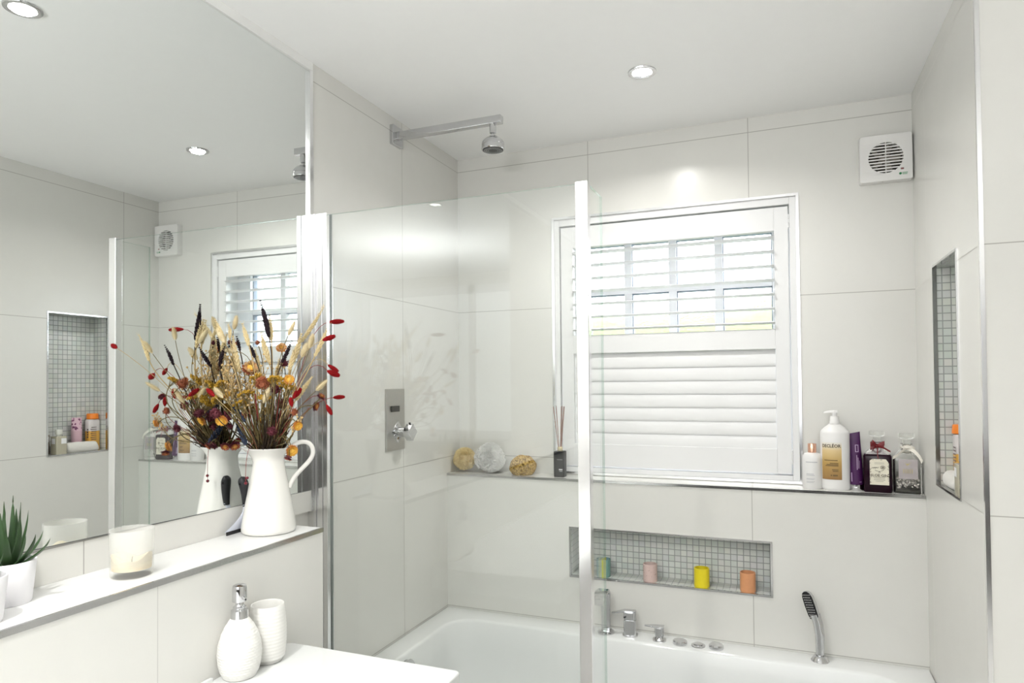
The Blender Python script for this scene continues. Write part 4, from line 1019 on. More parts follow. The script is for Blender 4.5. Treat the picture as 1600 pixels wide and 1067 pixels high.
obj('wax', bm, pb('cream_wax', (.84, .72, .48), .4, sss=.3), cj, autos=60)
bm = nb(); tube(bm, [(0, 0, .024), (.0006, 0, .032), (.002, 0, .037)], .0009, 6); obj('wick', bm, pb('burnt_wick', (.08, .05, .03), .9), cj)

# potted succulents
M_pot = pb('white_matt_pot', (.82, .81, .83), .5)
M_leaf = pb('aloe_green', (.030, .068, .022), .38, noise_amt=.35, nscale=40)
def succulent(loc, label, leaves, h=.0725, r0=.034, r1=.041, seed=1):
    t = thing('potted_succulent', label, 'potted plant', loc, 0, 'white potted succulents on the ledge'); rnd = random.Random(seed)
    bm = nb(); lathe(bm, [(0, 0), (r0-.001, 0), (r0, .0015), (r1, h-.001), (r1-.0006, h), (r1-.003, h), (r1-.0038, h-.002), (r1-.006, h-.014), (0, h-.014)], 48); obj('pot', bm, M_pot, t, autos=50)
    bm = nb(); lathe(bm, [(r1-.0062, h-.0138), (r1-.008, h-.009), (r1*.4, h-.006), (0, h-.005)], 24)
    for v in bm.verts: v.co.z += noise.noise(v.co*300)*.0015
    obj('soil', bm, pb('dark_soil', (.03, .022, .015), .95, bump=.8, bscale=600), t)
    for tip, wid in leaves:
        tip = Vector(tip); base = Vector((tip.x*.12, tip.y*.12, h-.010)); hor = Vector((tip.x, tip.y, 0)); bm = nb()
        mid1 = base+hor*.45+Vector((0, 0, (tip.z-base.z)*.25)); mid2 = base+hor*.80+Vector((0, 0, (tip.z-base.z)*.65))
        pts = bez(base, mid1, mid2, tip, 12); secs = []
        for i, p in enumerate(pts):
            d = (pts[min(i+1, 12)]-pts[max(0, i-1)]).normalized(); t_ = i/12
            w = wid*(.75+.6*t_-1.35*t_*t_) if t_ < 1 else .0003; w = max(w, .0003)
            sidev = d.cross(Vector((0, 0, 1)));
            if sidev.length < .05: sidev = Vector((1, 0, 0)).cross(d)
            sidev.normalize(); nrm = sidev.cross(d).normalized()
            secs.append([p+sidev*w*cos(a)+nrm*(w*.30*sin(a)-(w*.30*abs(cos(a)))) for a in [2*pi*k/10 for k in range(10)]])
        loft(bm, secs); obj('leaf', bm, M_leaf, t, autos=60)
    return t
P1 = Vector((.047, -1.830, ZS))
lv = []
rnd = random.Random(9)
for k in range(7):
    a = 2*pi*k/7+.3; lv.append(((.050*cos(a), .050*sin(a), .118+rnd.uniform(-.01, .012)), .0085))
for k in range(6):
    a = 2*pi*k/6+.1; lv.append(((.028*cos(a), .028*sin(a), .150+rnd.uniform(-.008, .016)), .0088))
lv += [((.016, .010, .172), .0072), ((-.008, .012, .182), .0068), ((.004, -.010, .176), .007), ((.062, .030, .110), .0080)]
lv = [((max(x, -.042), y, z), w) for (x, y, z), w in lv]
succulent(P1, 'spiky green succulent in a white pot on the ledge, nearer the candle', lv)
P2 = Vector((.108, -1.914, ZS))
lv = []
for k in range(9):
    a = 2*pi*k/9+.2; lv.append(((.034*cos(a), .034*sin(a), .098+rnd.uniform(-.01, .015)), .0075))
succulent(P2, 'succulent in a white pot cut off by the left edge of the photo', lv, seed=2)

# ================================================================== THINGS ON THE BASIN
M_ctex = pb('white_textured_ceramic', (.80, .79, .755), .3)
sdp = thing('soap_dispenser', 'white pineapple-textured soap dispenser with chrome pump, on the basin', 'soap dispenser', (.2145, -1.4735, CZ))
SG, RG = 120, 90
bm = nb(); prof = []
for i in range(RG+1):
    t_ = i/RG; z = .004+t_*.116
    r = .0335+.0105*math.sin(pi*min(1, t_/.86)*.72+.12) if t_ < .8 else 0
    prof.append((t_, z))
def rdisp(t_):
    pts_ = [(0, .0345), (.08, .0385), (.22, .0425), (.38, .0440), (.55, .0425), (.72, .0370), (.85, .0300), (.94, .0235), (1.0, .0190)]
    for (a, ra), (b_, rb) in zip(pts_, pts_[1:]):
        if t_ <= b_:
            u = (t_-a)/(b_-a); u = u*u*(3-2*u)*.35+u*.65; return ra+(rb-ra)*u
    return .019
rings = lathe(bm, [(0, 0), (.031, 0), (.034, .0015)]+[(rdisp(t_), z) for t_, z in prof]+[(.0175, .122), (0, .122)], SG)
for ri, rg in enumerate(rings[3:-2]):
    t_, z = prof[ri]
    for v in rg:
        a = math.atan2(v.co.y, v.co.x)/(2*pi)
        u = a*28; w = z/.0058; row = math.floor(w)
        fu = (u+(.5 if row % 2 else 0)) % 1-.5; fw = (w % 1)-.5
        bmp = max(0, 1-(fu*fu*3.6+fw*fw*3.6))
        fade = min(1, t_/.06)*min(1, (1-t_)/.10)
        k = 1+.0011*bmp*fade/math.hypot(v.co.x, v.co.y); v.co.x *= k; v.co.y *= k
obj('bottle', bm, M_ctex, sdp, autos=180)
bm = nb(); lathe(bm, [(.0170, .121), (.0180, .122), (.0172, .138), (.0135, .141), (.0130, .143), (.0135, .1445), (.010, .147), (.0085, .150), (.0085, .155)], 40); obj('collar', bm, M_chrome, sdp)
bm = nb(); lathe(bm, [(.0100, .1545), (.0145, .156), (.0150, .158), (.0148, .184), (.0135, .189), (.009, .1912), (0, .192)], 40)
dn = Vector((.96, -.28, 0)).normalized(); 
tube(bm, [dn*.008+up_*.166, dn*.019+up_*.165, dn*.0235+up_*.1635], [.0045, .0036, .0026], 10); pu = obj('pump_head', bm, M_chrome, sdp, autos=40)
bm = nb(); tube(bm, [dn*.0232+up_*.1636, dn*.0245+up_*.1632], [.0018, .0018], 8); obj('nozzle_opening', bm, M_black, pu)

tum = thing('bathroom_tumbler', 'white ribbed ceramic tumbler on the basin, behind the soap dispenser', 'tumbler', (.2150, -1.391, CZ))
bm = nb(); n_ = 64; prof = [(0, 0), (.028, 0), (.0310, .002), (.0325, .008)]
def rt_(z): 
    t_ = z/.125; return .0325+.0075*math.sin(pi*min(1, .08+t_*.86))**.8 if t_ < 1 else .0365
for i in range(n_):
    z = .010+i/(n_-1)*.110; prof.append((rt_(z)+.0006*abs(sin(z*pi/.0075)), z))
rtop = prof[-1][0]
prof += [(rtop+.0002, .1235), (rtop-.0006, .1250), (rtop-.0025, .1250), (rtop-.0032, .1235), (rtop-.0030, .10), (rtop-.003, .05), (.028, .008), (0, .007)]
lathe(bm, prof, 56); obj('tumbler_body', bm, M_ctex, tum, autos=60)

# ================================================================== DRIED FLOWERS
pale = pb('cream_seed_fluff', (.74, .63, .40), .9, noise_amt=.12, nscale=200, sheen=.2)
FM = dict(
 dark=pb('black_plum_husk', (.018, .009, .014), .6, spec=.25, noise_amt=.3, nscale=300), blue=pb('navy_husk', (.020, .030, .060), .6, noise_amt=.3, nscale=300),
 wheat=pb('straw_wheat', (.70, .57, .32), .7, noise_amt=.12, nscale=200), bunny=pale, bunnycore=pb('tan_seed_core', (.46, .34, .15), .9),
 red=pb('crimson_fluff', (.24, .006, .008), .85, spec=.2, noise_amt=.3, nscale=300),
 stem=pb('olive_dry_stem', (.15, .11, .04), .8, noise_amt=.3, nscale=100), stemd=pb('brown_dry_stem', (.040, .024, .012), .8), stemr=pb('red_dry_stem', (.22, .02, .02), .7), stemt=pb('tan_dry_stem', (.45, .33, .16), .8, noise_amt=.2, nscale=90),
 yel=pb('golden_petal', (.80, .47, .07), .6, noise_amt=.1, nscale=150), org=pb('orange_petal', (.66, .28, .07), .6, noise_amt=.15, nscale=150), peach=pb('peach_petal', (.74, .45, .22), .6, noise_amt=.12, nscale=150),
 rust=pb('rust_petal', (.34, .10, .045), .7, noise_amt=.2, nscale=150), maroon=pb('maroon_petal', (.13, .022, .035), .7, noise_amt=.25, nscale=200), mauve=pb('dusty_rose_petal', (.30, .12, .10), .7, noise_amt=.2, nscale=150),
 must=pb('mustard_blossom', (.42, .24, .02), .8, noise_amt=.25, nscale=300), berry=pb('tan_berry', (.55, .38, .17), .7, noise_amt=.2, nscale=200), ctr=pb('flower_centre', (.50, .25, .05), .9, bump=.8, bscale=900), wine=pb('wine_berry', (.16, .015, .025), .5))
def petal_ring(bm, c, Mx, r0, r1, k, tilt, w, z0, rnd):
    """pointed cupped petals; local z = flower axis"""
    for i in range(k):
        a = 2*pi*i/k+rnd.uniform(-.12, .12); tl = tilt+rnd.uniform(-.12, .12); ca, sa = cos(a), sin(a)
        def P_(u, v):    # u along, v across
            rr = r0+(r1-r0)*u; out_ = rr*cos(tl*u); z = z0+rr*sin(tl)*u*.9
            return c+Mx @ Vector((out_*ca-v*sa, out_*sa+v*ca, z))
        ws = (w*.6, w, w*.85, 0); vs_ = []
        for j, u in enumerate((0, .4, .75, 1)):
            if j < 3: vs_.append((bm.verts.new(P_(u, -ws[j])), bm.verts.new(P_(u, ws[j]))))
            else: vs_.append((bm.verts.new(P_(u, 0)),))
        for j in range(2): bm.faces.new((vs_[j][0], vs_[j+1][0], vs_[j+1][1], vs_[j][1]))
        bm.faces.new((vs_[2][0], vs_[3][0], vs_[2][1]))
def mk_head(kind, T, B, size, par, rnd):
    """T, B local tip / base of the head"""
    ax = (T-B); Ln = ax.length; d = ax.normalized(); Mx = zalign(d); x, y = frame(d)
    if kind in ('dark_wheat', 'wheat', 'blue_wheat'):
        m = FM['dark' if kind == 'dark_wheat' else 'blue' if kind == 'blue_wheat' else 'wheat']; bm = nb(); w = size*.5
        rows = max(7, int(Ln/.0052)); tw = rnd.uniform(0, pi); bend = rnd.uniform(-.004, .004)
        for i in range(rows):
            t_ = i/rows; taper = (.72+.5*sin(pi*min(1, t_*1.1+.12)))*(1-.45*t_**3)
            for k in range(4):
                a = tw+k*pi/2+(pi/4 if i % 2 else 0); o_ = x*cos(a)+y*sin(a)
                c_ = B+d*(Ln*t_+.002)+o_*w*.42*taper+x*bend*sin(pi*t_)
                dd = (d*1.0+o_*.55).normalized()
                ball(bm, c_, .0042*taper*min(1.3, max(.8, w/.006)), 6, 4, (.48, .48, 1.15), zalign(dd))
        if kind == 'wheat':
            for i in range(rows*2):
                a = rnd.uniform(0, 2*pi); t_ = rnd.random(); o_ = x*cos(a)+y*sin(a); p = B+d*Ln*t_+o_*w*.4; e_ = p+(d+o_*.35).normalized()*.010
                tube(bm, [p, e_], [.00028, .0001], 3, cap=False)
        return [obj('wheat_ear', bm, m, par, autos=180)]
    if kind == 'bunny_tail':
        bm = nb(); w = size*.5
        ball(bm, (T+B)/2, 1, 14, 10, (w*.62, w*.62, Ln*.46), Mx)
        for i in range(900):
            u = rnd.uniform(-1, 1); a = rnd.uniform(0, 2*pi); s_ = math.sqrt(1-u*u); o_ = x*cos(a)+y*sin(a)
            p = (T+B)/2+d*Ln*.44*u+o_*w*.58*s_; dr = (o_*s_*1.0+d*(.75+u*.3)+Vector((rnd.gauss(0, .2), rnd.gauss(0, .2), rnd.gauss(0, .2)))).normalized(); L_ = rnd.uniform(.0028, .0068)
            q = dr.cross(d); q = q.normalized()*.00032 if q.length > 1e-5 else x*.00032
            v = [bm.verts.new(p-q), bm.verts.new(p+q), bm.verts.new(p+dr*L_)]; bm.faces.new(v)
        return [obj('bunny_tail_head', bm, FM['bunny'], par, autos=180)]
    if kind == 'red_bunny':
        bm = nb(); w = size*.5; N = 13
        for i in range(N):
            t_ = i/N; rr = w*(sin(pi*(t_*.88+.10))**.8); k = 9
            for j in range(k):
                a = 2*pi*j/k+i*.5; o_ = x*cos(a)+y*sin(a); p = B+d*Ln*t_+o_*rr*.55; dd = (d+o_*.45).normalized()
                ball(bm, p, .0032, 5, 3, (.55, .55, 1.25), zalign(dd))
        ball(bm, (T+B)/2, 1, 10, 8, (w*.6, w*.6, Ln*.48), Mx)
        for i in range(220):
            u = rnd.uniform(-1, 1); a = rnd.uniform(0, 2*pi); s_ = math.sqrt(1-u*u); o_ = x*cos(a)+y*sin(a); p = (T+B)/2+d*Ln*.46*u+o_*w*.75*s_; dr = (o_*s_+d*1.1).normalized(); q = dr.cross(o_); q = q.normalized()*.0004 if q.length > 1e-5 else x*.0004
            bm.faces.new([bm.verts.new(p-q), bm.verts.new(p+q), bm.verts.new(p+dr*rnd.uniform(.002, .0045))])
        return [obj('grass_head', bm, FM['red'], par, autos=180)]
    if kind.startswith('straw_'):
        r = size*.5; c = B+d*min(.004, Ln*.3); col = dict(straw_peach=('rust', 'peach', 'yel'), straw_orange=('org', 'peach', 'org'), straw_yellow=('org', 'yel', 'yel'), straw_rust=('maroon', 'rust', 'org'))[kind]
        bm = nb(); petal_ring(bm, c, Mx, r*.15, r*1.0, 20, .10, r*.16, -.001, rnd); petal_ring(bm, c, Mx, r*.15, r*.93, 18, .38, r*.15, .0005, rnd)
        for i in range(18):
            a = 2*pi*i/18; o_ = x*cos(a)+y*sin(a); ball(bm, c-d*.002+o_*r*.35, r*.26, 5, 3, (.8, .8, .5), Mx)
        a_ = obj('outer_petals', bm, FM[col[0]], par, smooth=False)
        bm = nb(); petal_ring(bm, c, Mx, r*.15, r*.92, 18, .52, r*.14, .001, rnd); petal_ring(bm, c, Mx, r*.12, r*.70, 14, .80, r*.13, .0018, rnd); b_ = obj('inner_petals', bm, FM[col[1]], par, smooth=False)
        bm = nb(); ball(bm, c+d*r*.18, r*.42, 14, 8, (1, 1, .55), Mx)
        for i in range(26):
            a = rnd.uniform(0, 2*pi); q = r*.40*math.sqrt(rnd.random()); ball(bm, c+d*r*.36+(x*cos(a)+y*sin(a))*q, r*.07, 4, 3)
        c_ = obj('flower_centre', bm, FM['ctr' if col[2] != 'yel' else 'yel'], par)
        return [a_, b_, c_]
    if kind in ('thistle', 'thistle_red'):
        r = size*.5; c = (T+B)/2; bm = nb(); ball(bm, c, r*.62, 12, 9)
        for i in range(150):
            u = rnd.uniform(-.75, 1); a = rnd.uniform(0, 2*pi); s_ = math.sqrt(1-u*u); o_ = (x*cos(a)+y*sin(a))*s_+d*u
            q = o_.cross(d); q = q.normalized() if q.length > 1e-4 else x; w_ = r*.09
            L_ = r*rnd.uniform(.85, 1.12); bnd = d*r*.12
            v = [bm.verts.new(c+o_*r*.45-q*w_), bm.verts.new(c+o_*L_*.8-q*w_), bm.verts.new(c+o_*L_+bnd), bm.verts.new(c+o_*L_*.8+q*w_), bm.verts.new(c+o_*r*.45+q*w_)]; bm.faces.new(v)
        return [obj('petal_head', bm, FM['maroon' if kind == 'thistle' else 'rust'] if rnd.random() < .7 else FM['mauve'], par, smooth=False)]
    if kind == 'yarrow':
        r = size*.5; bm = nb(); c = T
        for i in range(85):
            q = r*math.sqrt(rnd.random()); a = rnd.uniform(0, 2*pi); h_ = -(q/r)**2*r*.35+rnd.uniform(-.003, .003); p = c+(x*cos(a)+y*sin(a))*q+d*h_; ball(bm, p, rnd.uniform(.0016, .0030), 5, 4)
        A_ = obj('blossom_cluster', bm, FM['must'], par, autos=180); bm = nb()
        for i in range(12):
            a = 2*pi*i/12; q = r*rnd.uniform(.3, .8); tube(bm, [B-d*r*.6, c+(x*cos(a)+y*sin(a))*q-d*.003], [.0006, .0004], 4, cap=False)
        return [A_, obj('branchlets', bm, FM['stem'], par, autos=180)]
    if kind == 'berries':
        bm = nb(); b2 = nb(); n_ = 20
        for i in range(n_):
            t_ = (i+.5)/n_; a = rnd.uniform(0, 2*pi); rr = size*.5*rnd.uniform(.25, 1)*(.55+.45*t_); o_ = x*cos(a)+y*sin(a)
            s_ = B+ax*(t_*.8); e_ = B+ax*min(1.05, t_*.85+.2)+o_*rr
            tube(b2, [s_, (s_+e_)/2+o_*rr*.12, e_], [.0006, .0005, .0004], 4, cap=False); ball(bm, e_, rnd.uniform(.0018, .0036), 7, 5)
        tube(b2, [B, T], [.0009, .0005], 5)
        return [obj('seed_heads', bm, FM['berry'], par, autos=180), obj('branchlets', b2, FM['stemt'], par, autos=180)]
    if kind == 'drooping':
        bm = nb(); ball(bm, T, .0040, 8, 6); ball(bm, T+Vector((.003, .002, .013)), .0036, 8, 6); return [obj('berries', bm, FM['wine'], par)]
DESC = dict(dark_wheat=('dried_wheat_stem', 'blackish-plum dried wheat ear', 'dried flower', 'dark wheat ears in the jug'), blue_wheat=('dried_wheat_stem', 'navy-dyed dried wheat ear low in the bouquet', 'dried flower', 'navy wheat ears in the jug'),
 wheat=('dried_wheat_stem', 'straw-coloured dried wheat ear', 'dried flower', 'straw wheat ears in the jug'), bunny_tail=('bunny_tail_grass', 'cream fluffy bunny-tail grass head', 'dried flower', 'cream bunny tails in the jug'),
 red_bunny=('red_dried_grass', 'crimson spindle-shaped grass head', 'dried flower', 'crimson grass heads in the jug'), straw_peach=('strawflower', 'largest strawflower, peach with rusty outer petals', 'dried flower', 'strawflowers in the jug'),
 straw_orange=('strawflower', 'orange-peach strawflower', 'dried flower', 'strawflowers in the jug'), straw_yellow=('strawflower', 'golden yellow strawflower', 'dried flower', 'strawflowers in the jug'), straw_rust=('strawflower', 'rust-brown strawflower', 'dried flower', 'strawflowers in the jug'),
 thistle=('globe_flower', 'small dark maroon spiky flower head', 'dried flower', 'maroon spiky flowers in the jug'), thistle_red=('globe_flower', 'rusty red spiky flower head', 'dried flower', 'maroon spiky flowers in the jug'),
 yarrow=('yarrow', 'mustard yellow yarrow cluster', 'dried flower', 'yarrow in the jug'), berries=('seed_spray', 'tan branching spray of round seed heads', 'dried flower', 'seed sprays in the jug'), drooping=('drooping_berry_sprig', 'two wine-red berries hanging over the front of the jug rim', 'dried flower', None))
ORD = ['first', 'second', 'third', 'fourth', 'fifth', 'sixth', 'seventh', 'eighth', 'ninth', 'tenth', 'eleventh', 'twelfth', 'thirteenth', 'fourteenth', 'fifteenth', 'sixteenth', 'seventeenth', 'eighteenth']
FLOWERS = [
('dark_wheat',0.0958,-1.2832,1.6535,0.1177,-1.2768,1.5617,0.014),
('dark_wheat',0.2048,-1.2968,1.5515,0.1739,-1.2943,1.4974,0.01),
('dark_wheat',0.0304,-1.2935,1.5668,0.0325,-1.2831,1.5291,0.008),
('dark_wheat',0.0267,-1.2488,1.5501,0.0567,-1.2588,1.5133,0.011),
('dark_wheat',0.0418,-1.34,1.5389,0.014,-1.33,1.4904,0.011),
('blue_wheat',0.014,-1.2961,1.4018,0.0677,-1.3052,1.3556,0.013),
('blue_wheat',0.014,-1.2821,1.3582,0.0581,-1.2911,1.298,0.016),
('wheat',0.2157,-1.1879,1.6429,0.1371,-1.1801,1.5536,0.011),
('wheat',0.3043,-1.2892,1.5817,0.2655,-1.289,1.5108,0.011),
('wheat',0.1066,-1.2621,1.617,0.1133,-1.2631,1.5547,0.013),
('wheat',0.0661,-1.3115,1.5957,0.0837,-1.307,1.5393,0.012),
('wheat',0.0545,-1.2339,1.5778,0.0807,-1.2335,1.5006,0.015),
('wheat',0.0289,-1.3025,1.5663,0.0412,-1.2963,1.4777,0.016),
('wheat',0.1479,-1.1931,1.5755,0.1163,-1.1896,1.5009,0.015),
('wheat',0.1245,-1.1968,1.535,0.122,-1.2085,1.4808,0.013),
('wheat',0.0186,-1.3085,1.5948,0.0276,-1.3115,1.5595,0.009),
('wheat',0.2098,-1.2287,1.4635,0.1491,-1.2171,1.4047,0.013),
('wheat',0.014,-1.3451,1.6048,0.0367,-1.3349,1.5455,0.011),
('bunny_tail',0.0386,-1.2997,1.6152,0.0265,-1.2979,1.5794,0.017),
('bunny_tail',0.014,-1.3383,1.5822,0.0415,-1.3417,1.545,0.02),
('bunny_tail',0.1961,-1.275,1.5963,0.1809,-1.2821,1.5608,0.015),
('bunny_tail',0.2699,-1.3012,1.5612,0.2503,-1.2908,1.5277,0.017),
('bunny_tail',0.194,-1.2279,1.5462,0.1698,-1.2201,1.5104,0.022),
('bunny_tail',0.1516,-1.3129,1.4363,0.1255,-1.3056,1.3979,0.018),
('bunny_tail',0.0585,-1.202,1.4057,0.0565,-1.1952,1.3574,0.014),
('bunny_tail',0.2914,-1.2778,1.4533,0.2489,-1.2662,1.4277,0.012),
('bunny_tail',0.014,-1.3469,1.4374,0.0388,-1.3431,1.4126,0.019),
('bunny_tail',0.014,-1.3128,1.5301,0.0437,-1.3072,1.5263,0.013),
('red_bunny',0.2871,-1.2064,1.598,0.2435,-1.2016,1.5986,0.016),
('red_bunny',0.3516,-1.3286,1.5523,0.327,-1.3354,1.544,0.015),
('red_bunny',0.285,-1.2275,1.4751,0.2644,-1.2349,1.4893,0.012),
('red_bunny',0.3065,-1.2516,1.4638,0.2819,-1.2604,1.4747,0.019),
('red_bunny',0.2689,-1.1801,1.4118,0.2306,-1.1702,1.41,0.013),
('red_bunny',0.287,-1.2556,1.3725,0.2733,-1.2545,1.3922,0.013),
('red_bunny',0.2049,-1.2655,1.434,0.1911,-1.2743,1.4125,0.018),
('red_bunny',0.014,-1.368,1.4346,0.0383,-1.372,1.4194,0.013),
('red_bunny',0.0446,-1.1962,1.3025,0.0732,-1.2002,1.2837,0.02),
('red_bunny',0.2003,-1.2965,1.4116,0.2029,-1.2953,1.3933,0.013),
('straw_peach',0.0693,-1.281,1.5007,0.0496,-1.2666,1.4812,0.046),
('straw_orange',0.1071,-1.2216,1.5421,0.1008,-1.2121,1.535,0.03),
('straw_yellow',0.0278,-1.3211,1.4235,0.0171,-1.3155,1.4213,0.024),
('straw_yellow',0.0362,-1.3528,1.3508,0.0289,-1.3373,1.3615,0.032),
('straw_yellow',0.2357,-1.3072,1.3424,0.2208,-1.2988,1.3482,0.026),
('straw_rust',0.2238,-1.2194,1.3876,0.2089,-1.223,1.3907,0.028),
('straw_rust',0.2642,-1.2549,1.4217,0.2538,-1.2558,1.4106,0.024),
('straw_yellow',0.2131,-1.2973,1.2803,0.1925,-1.2856,1.2873,0.032),
('straw_rust',0.191,-1.3037,1.255,0.1974,-1.2981,1.275,0.026),
('straw_rust',0.0432,-1.3074,1.2837,0.0306,-1.3004,1.2981,0.03),
('straw_rust',0.0313,-1.3328,1.2862,0.0244,-1.3209,1.2982,0.026),
('straw_yellow',0.1759,-1.2714,1.4599,0.1636,-1.2576,1.4545,0.028),
('thistle',0.0847,-1.1864,1.5116,0.0813,-1.1778,1.4852,0.028),
('thistle_red',0.1188,-1.3045,1.458,0.1365,-1.3155,1.4364,0.036),
('thistle',0.127,-1.2654,1.4391,0.1335,-1.2684,1.4202,0.026),
('thistle',0.0249,-1.3233,1.3763,0.0264,-1.3167,1.3525,0.032),
('thistle',0.0158,-1.3502,1.3851,0.0378,-1.3598,1.3674,0.028),
('thistle',0.0251,-1.3154,1.3493,0.0266,-1.3046,1.333,0.02),
('thistle',0.1051,-1.2151,1.4061,0.1103,-1.2213,1.3804,0.03),
('thistle_red',0.0293,-1.2225,1.5596,0.0367,-1.2237,1.5445,0.014),
('thistle',0.0244,-1.3103,1.5565,0.0278,-1.3097,1.5407,0.014),
('yarrow',0.065,-1.3001,1.4272,0.0691,-1.3002,1.4116,0.04),
('yarrow',0.0957,-1.2923,1.4614,0.105,-1.3024,1.4457,0.036),
('yarrow',0.1301,-1.2462,1.4548,0.122,-1.2369,1.4388,0.036),
('yarrow',0.0459,-1.2993,1.3989,0.0599,-1.3054,1.3836,0.034),
('yarrow',0.1552,-1.2408,1.4387,0.1558,-1.2486,1.4229,0.03),
('yarrow',0.0534,-1.2127,1.3797,0.0625,-1.2205,1.3637,0.03),
('yarrow',0.014,-1.3251,1.4465,0.0325,-1.3349,1.4279,0.034),
('yarrow',0.0176,-1.3441,1.4127,0.0336,-1.3459,1.3974,0.028),
('berries',0.014,-1.3041,1.5099,0.044,-1.3159,1.4151,0.05),
('berries',0.0389,-1.2961,1.4904,0.0554,-1.2966,1.3832,0.055),
('berries',0.0594,-1.2835,1.4618,0.0758,-1.2926,1.3675,0.055),
('berries',0.1097,-1.2857,1.5145,0.102,-1.2864,1.3831,0.055),
('berries',0.0478,-1.2494,1.4458,0.0574,-1.2599,1.3496,0.045),
('berries',0.0767,-1.2082,1.4865,0.0559,-1.1993,1.3626,0.05),
('berries',0.014,-1.3147,1.5286,0.0472,-1.3253,1.4308,0.045),
('berries',0.0986,-1.1859,1.4616,0.0789,-1.1874,1.3622,0.045),
('berries',0.014,-1.3241,1.478,0.0478,-1.3259,1.3843,0.045),
('berries',0.2321,-1.2989,1.3695,0.2009,-1.2954,1.3234,0.03),
('berries',0.046,-1.2971,1.4461,0.0556,-1.2883,1.3513,0.05),
('berries',0.088,-1.2839,1.4851,0.0804,-1.2802,1.3827,0.05),
('berries',0.0972,-1.2544,1.4455,0.0963,-1.2648,1.3505,0.045),
('berries',0.0172,-1.2991,1.4622,0.0501,-1.2952,1.3595,0.05),
('yarrow',0.0338,-1.2479,1.3875,0.0495,-1.2558,1.3686,0.03),
('yarrow',0.1585,-1.3054,1.4607,0.1649,-1.3127,1.4454,0.028),
('thistle_red',0.0545,-1.2998,1.3755,0.0544,-1.2913,1.3593,0.022),
('thistle',0.1544,-1.3077,1.3417,0.1471,-1.2995,1.3226,0.026),
('thistle_red',0.1053,-1.199,1.3549,0.1108,-1.2102,1.3344,0.024),
('straw_yellow',0.0574,-1.242,1.3619,0.0509,-1.2329,1.3512,0.02),
('berries',0.091,-1.201,1.4946,0.0811,-1.2089,1.3797,0.045),
('berries',0.0427,-1.2745,1.5099,0.0446,-1.2723,1.414,0.05),
('berries',0.1777,-1.2512,1.4449,0.1409,-1.2406,1.3576,0.04),
('yarrow',0.1124,-1.289,1.4175,0.1102,-1.2866,1.3988,0.034),
('yarrow',0.0268,-1.2922,1.4304,0.0364,-1.2936,1.4114,0.03),
('straw_rust',0.0587,-1.2113,1.4577,0.0473,-1.1987,1.4488,0.026),
('straw_orange',0.042,-1.2654,1.4311,0.0343,-1.257,1.4266,0.022),
('wheat',0.0462,-1.2474,1.535,0.0727,-1.2585,1.4617,0.013),
('wheat',0.0956,-1.2156,1.5105,0.0755,-1.2069,1.4453,0.012),
('thistle_red',0.2062,-1.2857,1.3838,0.2035,-1.2915,1.3688,0.022),
('thistle',0.0614,-1.2643,1.3308,0.0529,-1.2553,1.3107,0.02),
('drooping',0.0605,-1.2937,1.2027,0.0654,-1.2903,1.2887,0.004)
]
def seen_x(f):
    v = Vector(((f[1]+f[4])/2-1.2874, (f[2]+f[5])/2+2.5813, 0)); return v.dot(CAM_R)/v.dot(CAM_F)
order = {}
for k in set(f[0] for f in FLOWERS):
    g_ = sorted([f for f in FLOWERS if f[0] == k], key=seen_x)
    for i, f in enumerate(g_): order[f] = (i, len(g_))
mouth = Vector((JX, JY, ZS+.188))
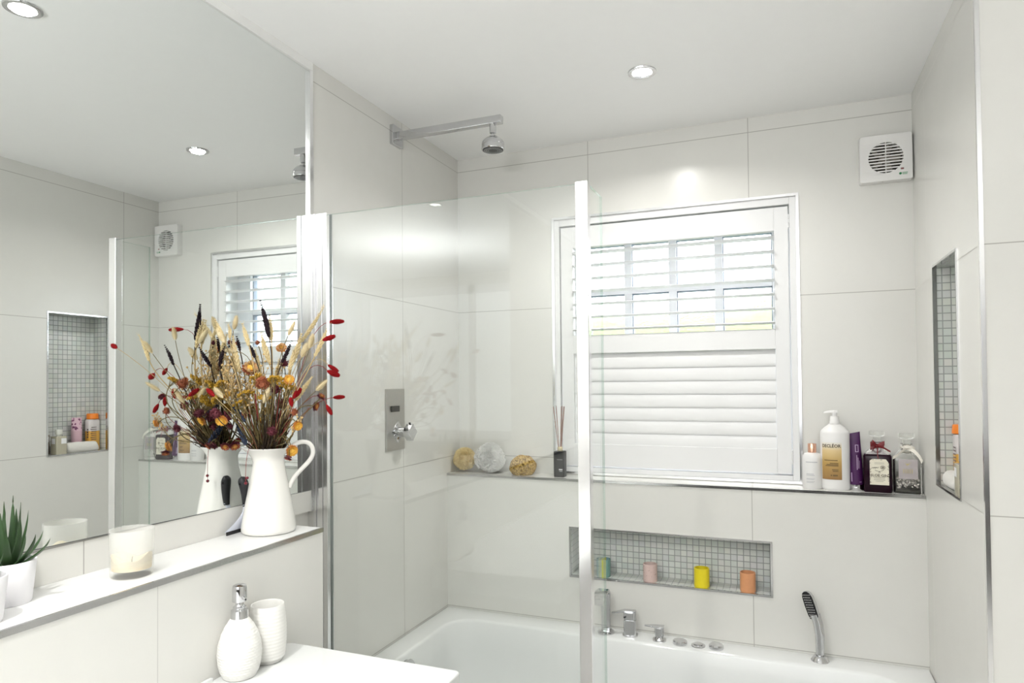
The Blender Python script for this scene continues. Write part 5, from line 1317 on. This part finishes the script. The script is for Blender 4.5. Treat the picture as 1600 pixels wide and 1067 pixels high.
for fi, f in enumerate(FLOWERS):
    kind, T, B, size = f[0], Vector(f[1:4]), Vector(f[4:7]), f[7]
    rnd = random.Random(100+fi); nm, dsc, cat, grp = DESC[kind]; i, n_ = order[f]
    lab_ = dsc if n_ == 1 else (dsc+', '+('leftmost' if i == 0 else 'rightmost' if i == n_-1 else ORD[i]+' from the left')+' of '+str(n_)+' in the jug')
    hor = Vector((B.x-JX, B.y-JY, 0)); hl = max(1e-4, hor.length); hn = hor/hl
    mp = mouth+hn*min(.024, hl*.35)+Vector((rnd.uniform(-.006, .006), rnd.uniform(-.006, .006), 0))
    bp_ = Vector((JX, JY, ZS+.03))-hn*min(.030, hl*.3)+Vector((rnd.uniform(-.008, .008), rnd.uniform(-.008, .008), 0))
    if kind == 'drooping': mp = mouth+hn*.030+Vector((0, 0, .0)); 
    t = thing(nm, lab_, cat, bp_, 0, grp)
    hd_dir = (T-B).normalized()
    if kind == 'drooping':
        pts = bez(bp_, bp_+Vector((0, 0, .1)), mp, mp+Vector((0, 0, .02)), 6)+bez(mp+Vector((0, 0, .02)), mp+Vector((0, 0, .065))+hn*.02, T+Vector((0, 0, .08))+hn*.004, T, 12)[1:]
    else:
        dist = (B-mp).length; low = B.z < mp.z+.03
        tdir = (mp-bp_).normalized() if not low else (Vector((0, 0, 1))+hn*.4).normalized()
        back = hd_dir if hd_dir.z > -.3 and not low else (hd_dir*.6+Vector((0, 0, -.4)))
        c1 = mp+tdir*dist*.40+(Vector((0, 0, .03)) if low else Vector()); c2 = B-back.normalized()*min(dist*.38, .09)
        if low: c2 = B-back*.02+Vector((0, 0, .035))
        pts = [bp_, bp_.lerp(mp, .5)]+bez(mp, c1, c2, B, 14)
    for p in pts: p.x = max(p.x, .012)
    bm = nb(); rr = {'wheat': .0013, 'dark_wheat': .0014, 'blue_wheat': .0014, 'bunny_tail': .0008, 'red_bunny': .0007, 'drooping': .0006}.get(kind, .0011)
    tube(bm, [p-bp_ for p in pts], rr, 6)
    ms = {'red_bunny': 'stemr' if rnd.random() < .6 else 'stemt', 'dark_wheat': 'stemd', 'blue_wheat': 'stemd', 'wheat': 'stemt', 'bunny_tail': 'stem', 'drooping': 'stemr', 'thistle': 'stemd'}.get(kind, 'stem')
    obj('stem', bm, FM[ms], t, autos=180)
    Tl, Bl = T-bp_, B-bp_
    mk_head(kind, Tl, Bl, size, t, rnd)
# filler: fine dry grasses and leaflets nobody could count
bm = nb(); rnd = random.Random(77)
def filler(bm, n_, zlo, zhi, rad, spread, leaf=0):
    for k in range(n_):
        a = rnd.uniform(0, 2*pi); q = math.sqrt(rnd.random()); o_ = Vector((cos(a), sin(a), 0))
        top = Vector((JX+.035, JY-.02, 0))+o_*q*spread; top.z = ZS+rnd.uniform(zlo, zhi); mp = mouth+o_*q*.027
        top.x = max(top.x, .014)
        jit = Vector((rnd.uniform(-.012, .012), rnd.uniform(-.012, .012), 0)); pts = [Vector((JX, JY, ZS+.06))-o_*.02]+bez(mp, mp.lerp(top, .33)+jit, mp.lerp(top, .66)-jit*.5, top, 7); tube(bm, pts, rad*rnd.uniform(.7, 1.4), 4, cap=False)
        for j in range(leaf):
            p = pts[rnd.randint(2, 7)]; dd = Vector((rnd.gauss(0, 1), rnd.gauss(0, 1), rnd.gauss(.6, .6))).normalized(); s_ = dd.cross(Vector((0, 0, 1))).normalized()*.0015; L_ = rnd.uniform(.008, .018)
            e_ = p+dd*L_
            if e_.x < .012: continue
            bm.faces.new([bm.verts.new(v) for v in (p, p+dd*L_*.5-s_, e_, p+dd*L_*.5+s_)])
filler(bm, 100, .24, .36, .0008, .055, 5)
o = obj('dry_foliage', bm, FM['stem'], None, autos=180); o['kind'] = 'stuff'; tag(o, 'tangle of thin olive dry stems and leaflets filling the mouth of the ivory jug', 'dried foliage')
bm = nb(); filler(bm, 150, .22, .31, .0010, .045, 6)
o = obj('dry_foliage', bm, FM['stemd'], None, autos=180); o['kind'] = 'stuff'; tag(o, 'dense dark brown dry stems low in the bouquet, just above the jug rim', 'dried foliage')
bm = nb(); filler(bm, 18, .24, .36, .0009, .085, 0)
o = obj('dry_foliage', bm, FM['stemr'], None, autos=180); o['kind'] = 'stuff'; tag(o, 'thin crimson dry stems scattered through the bouquet', 'dried foliage')
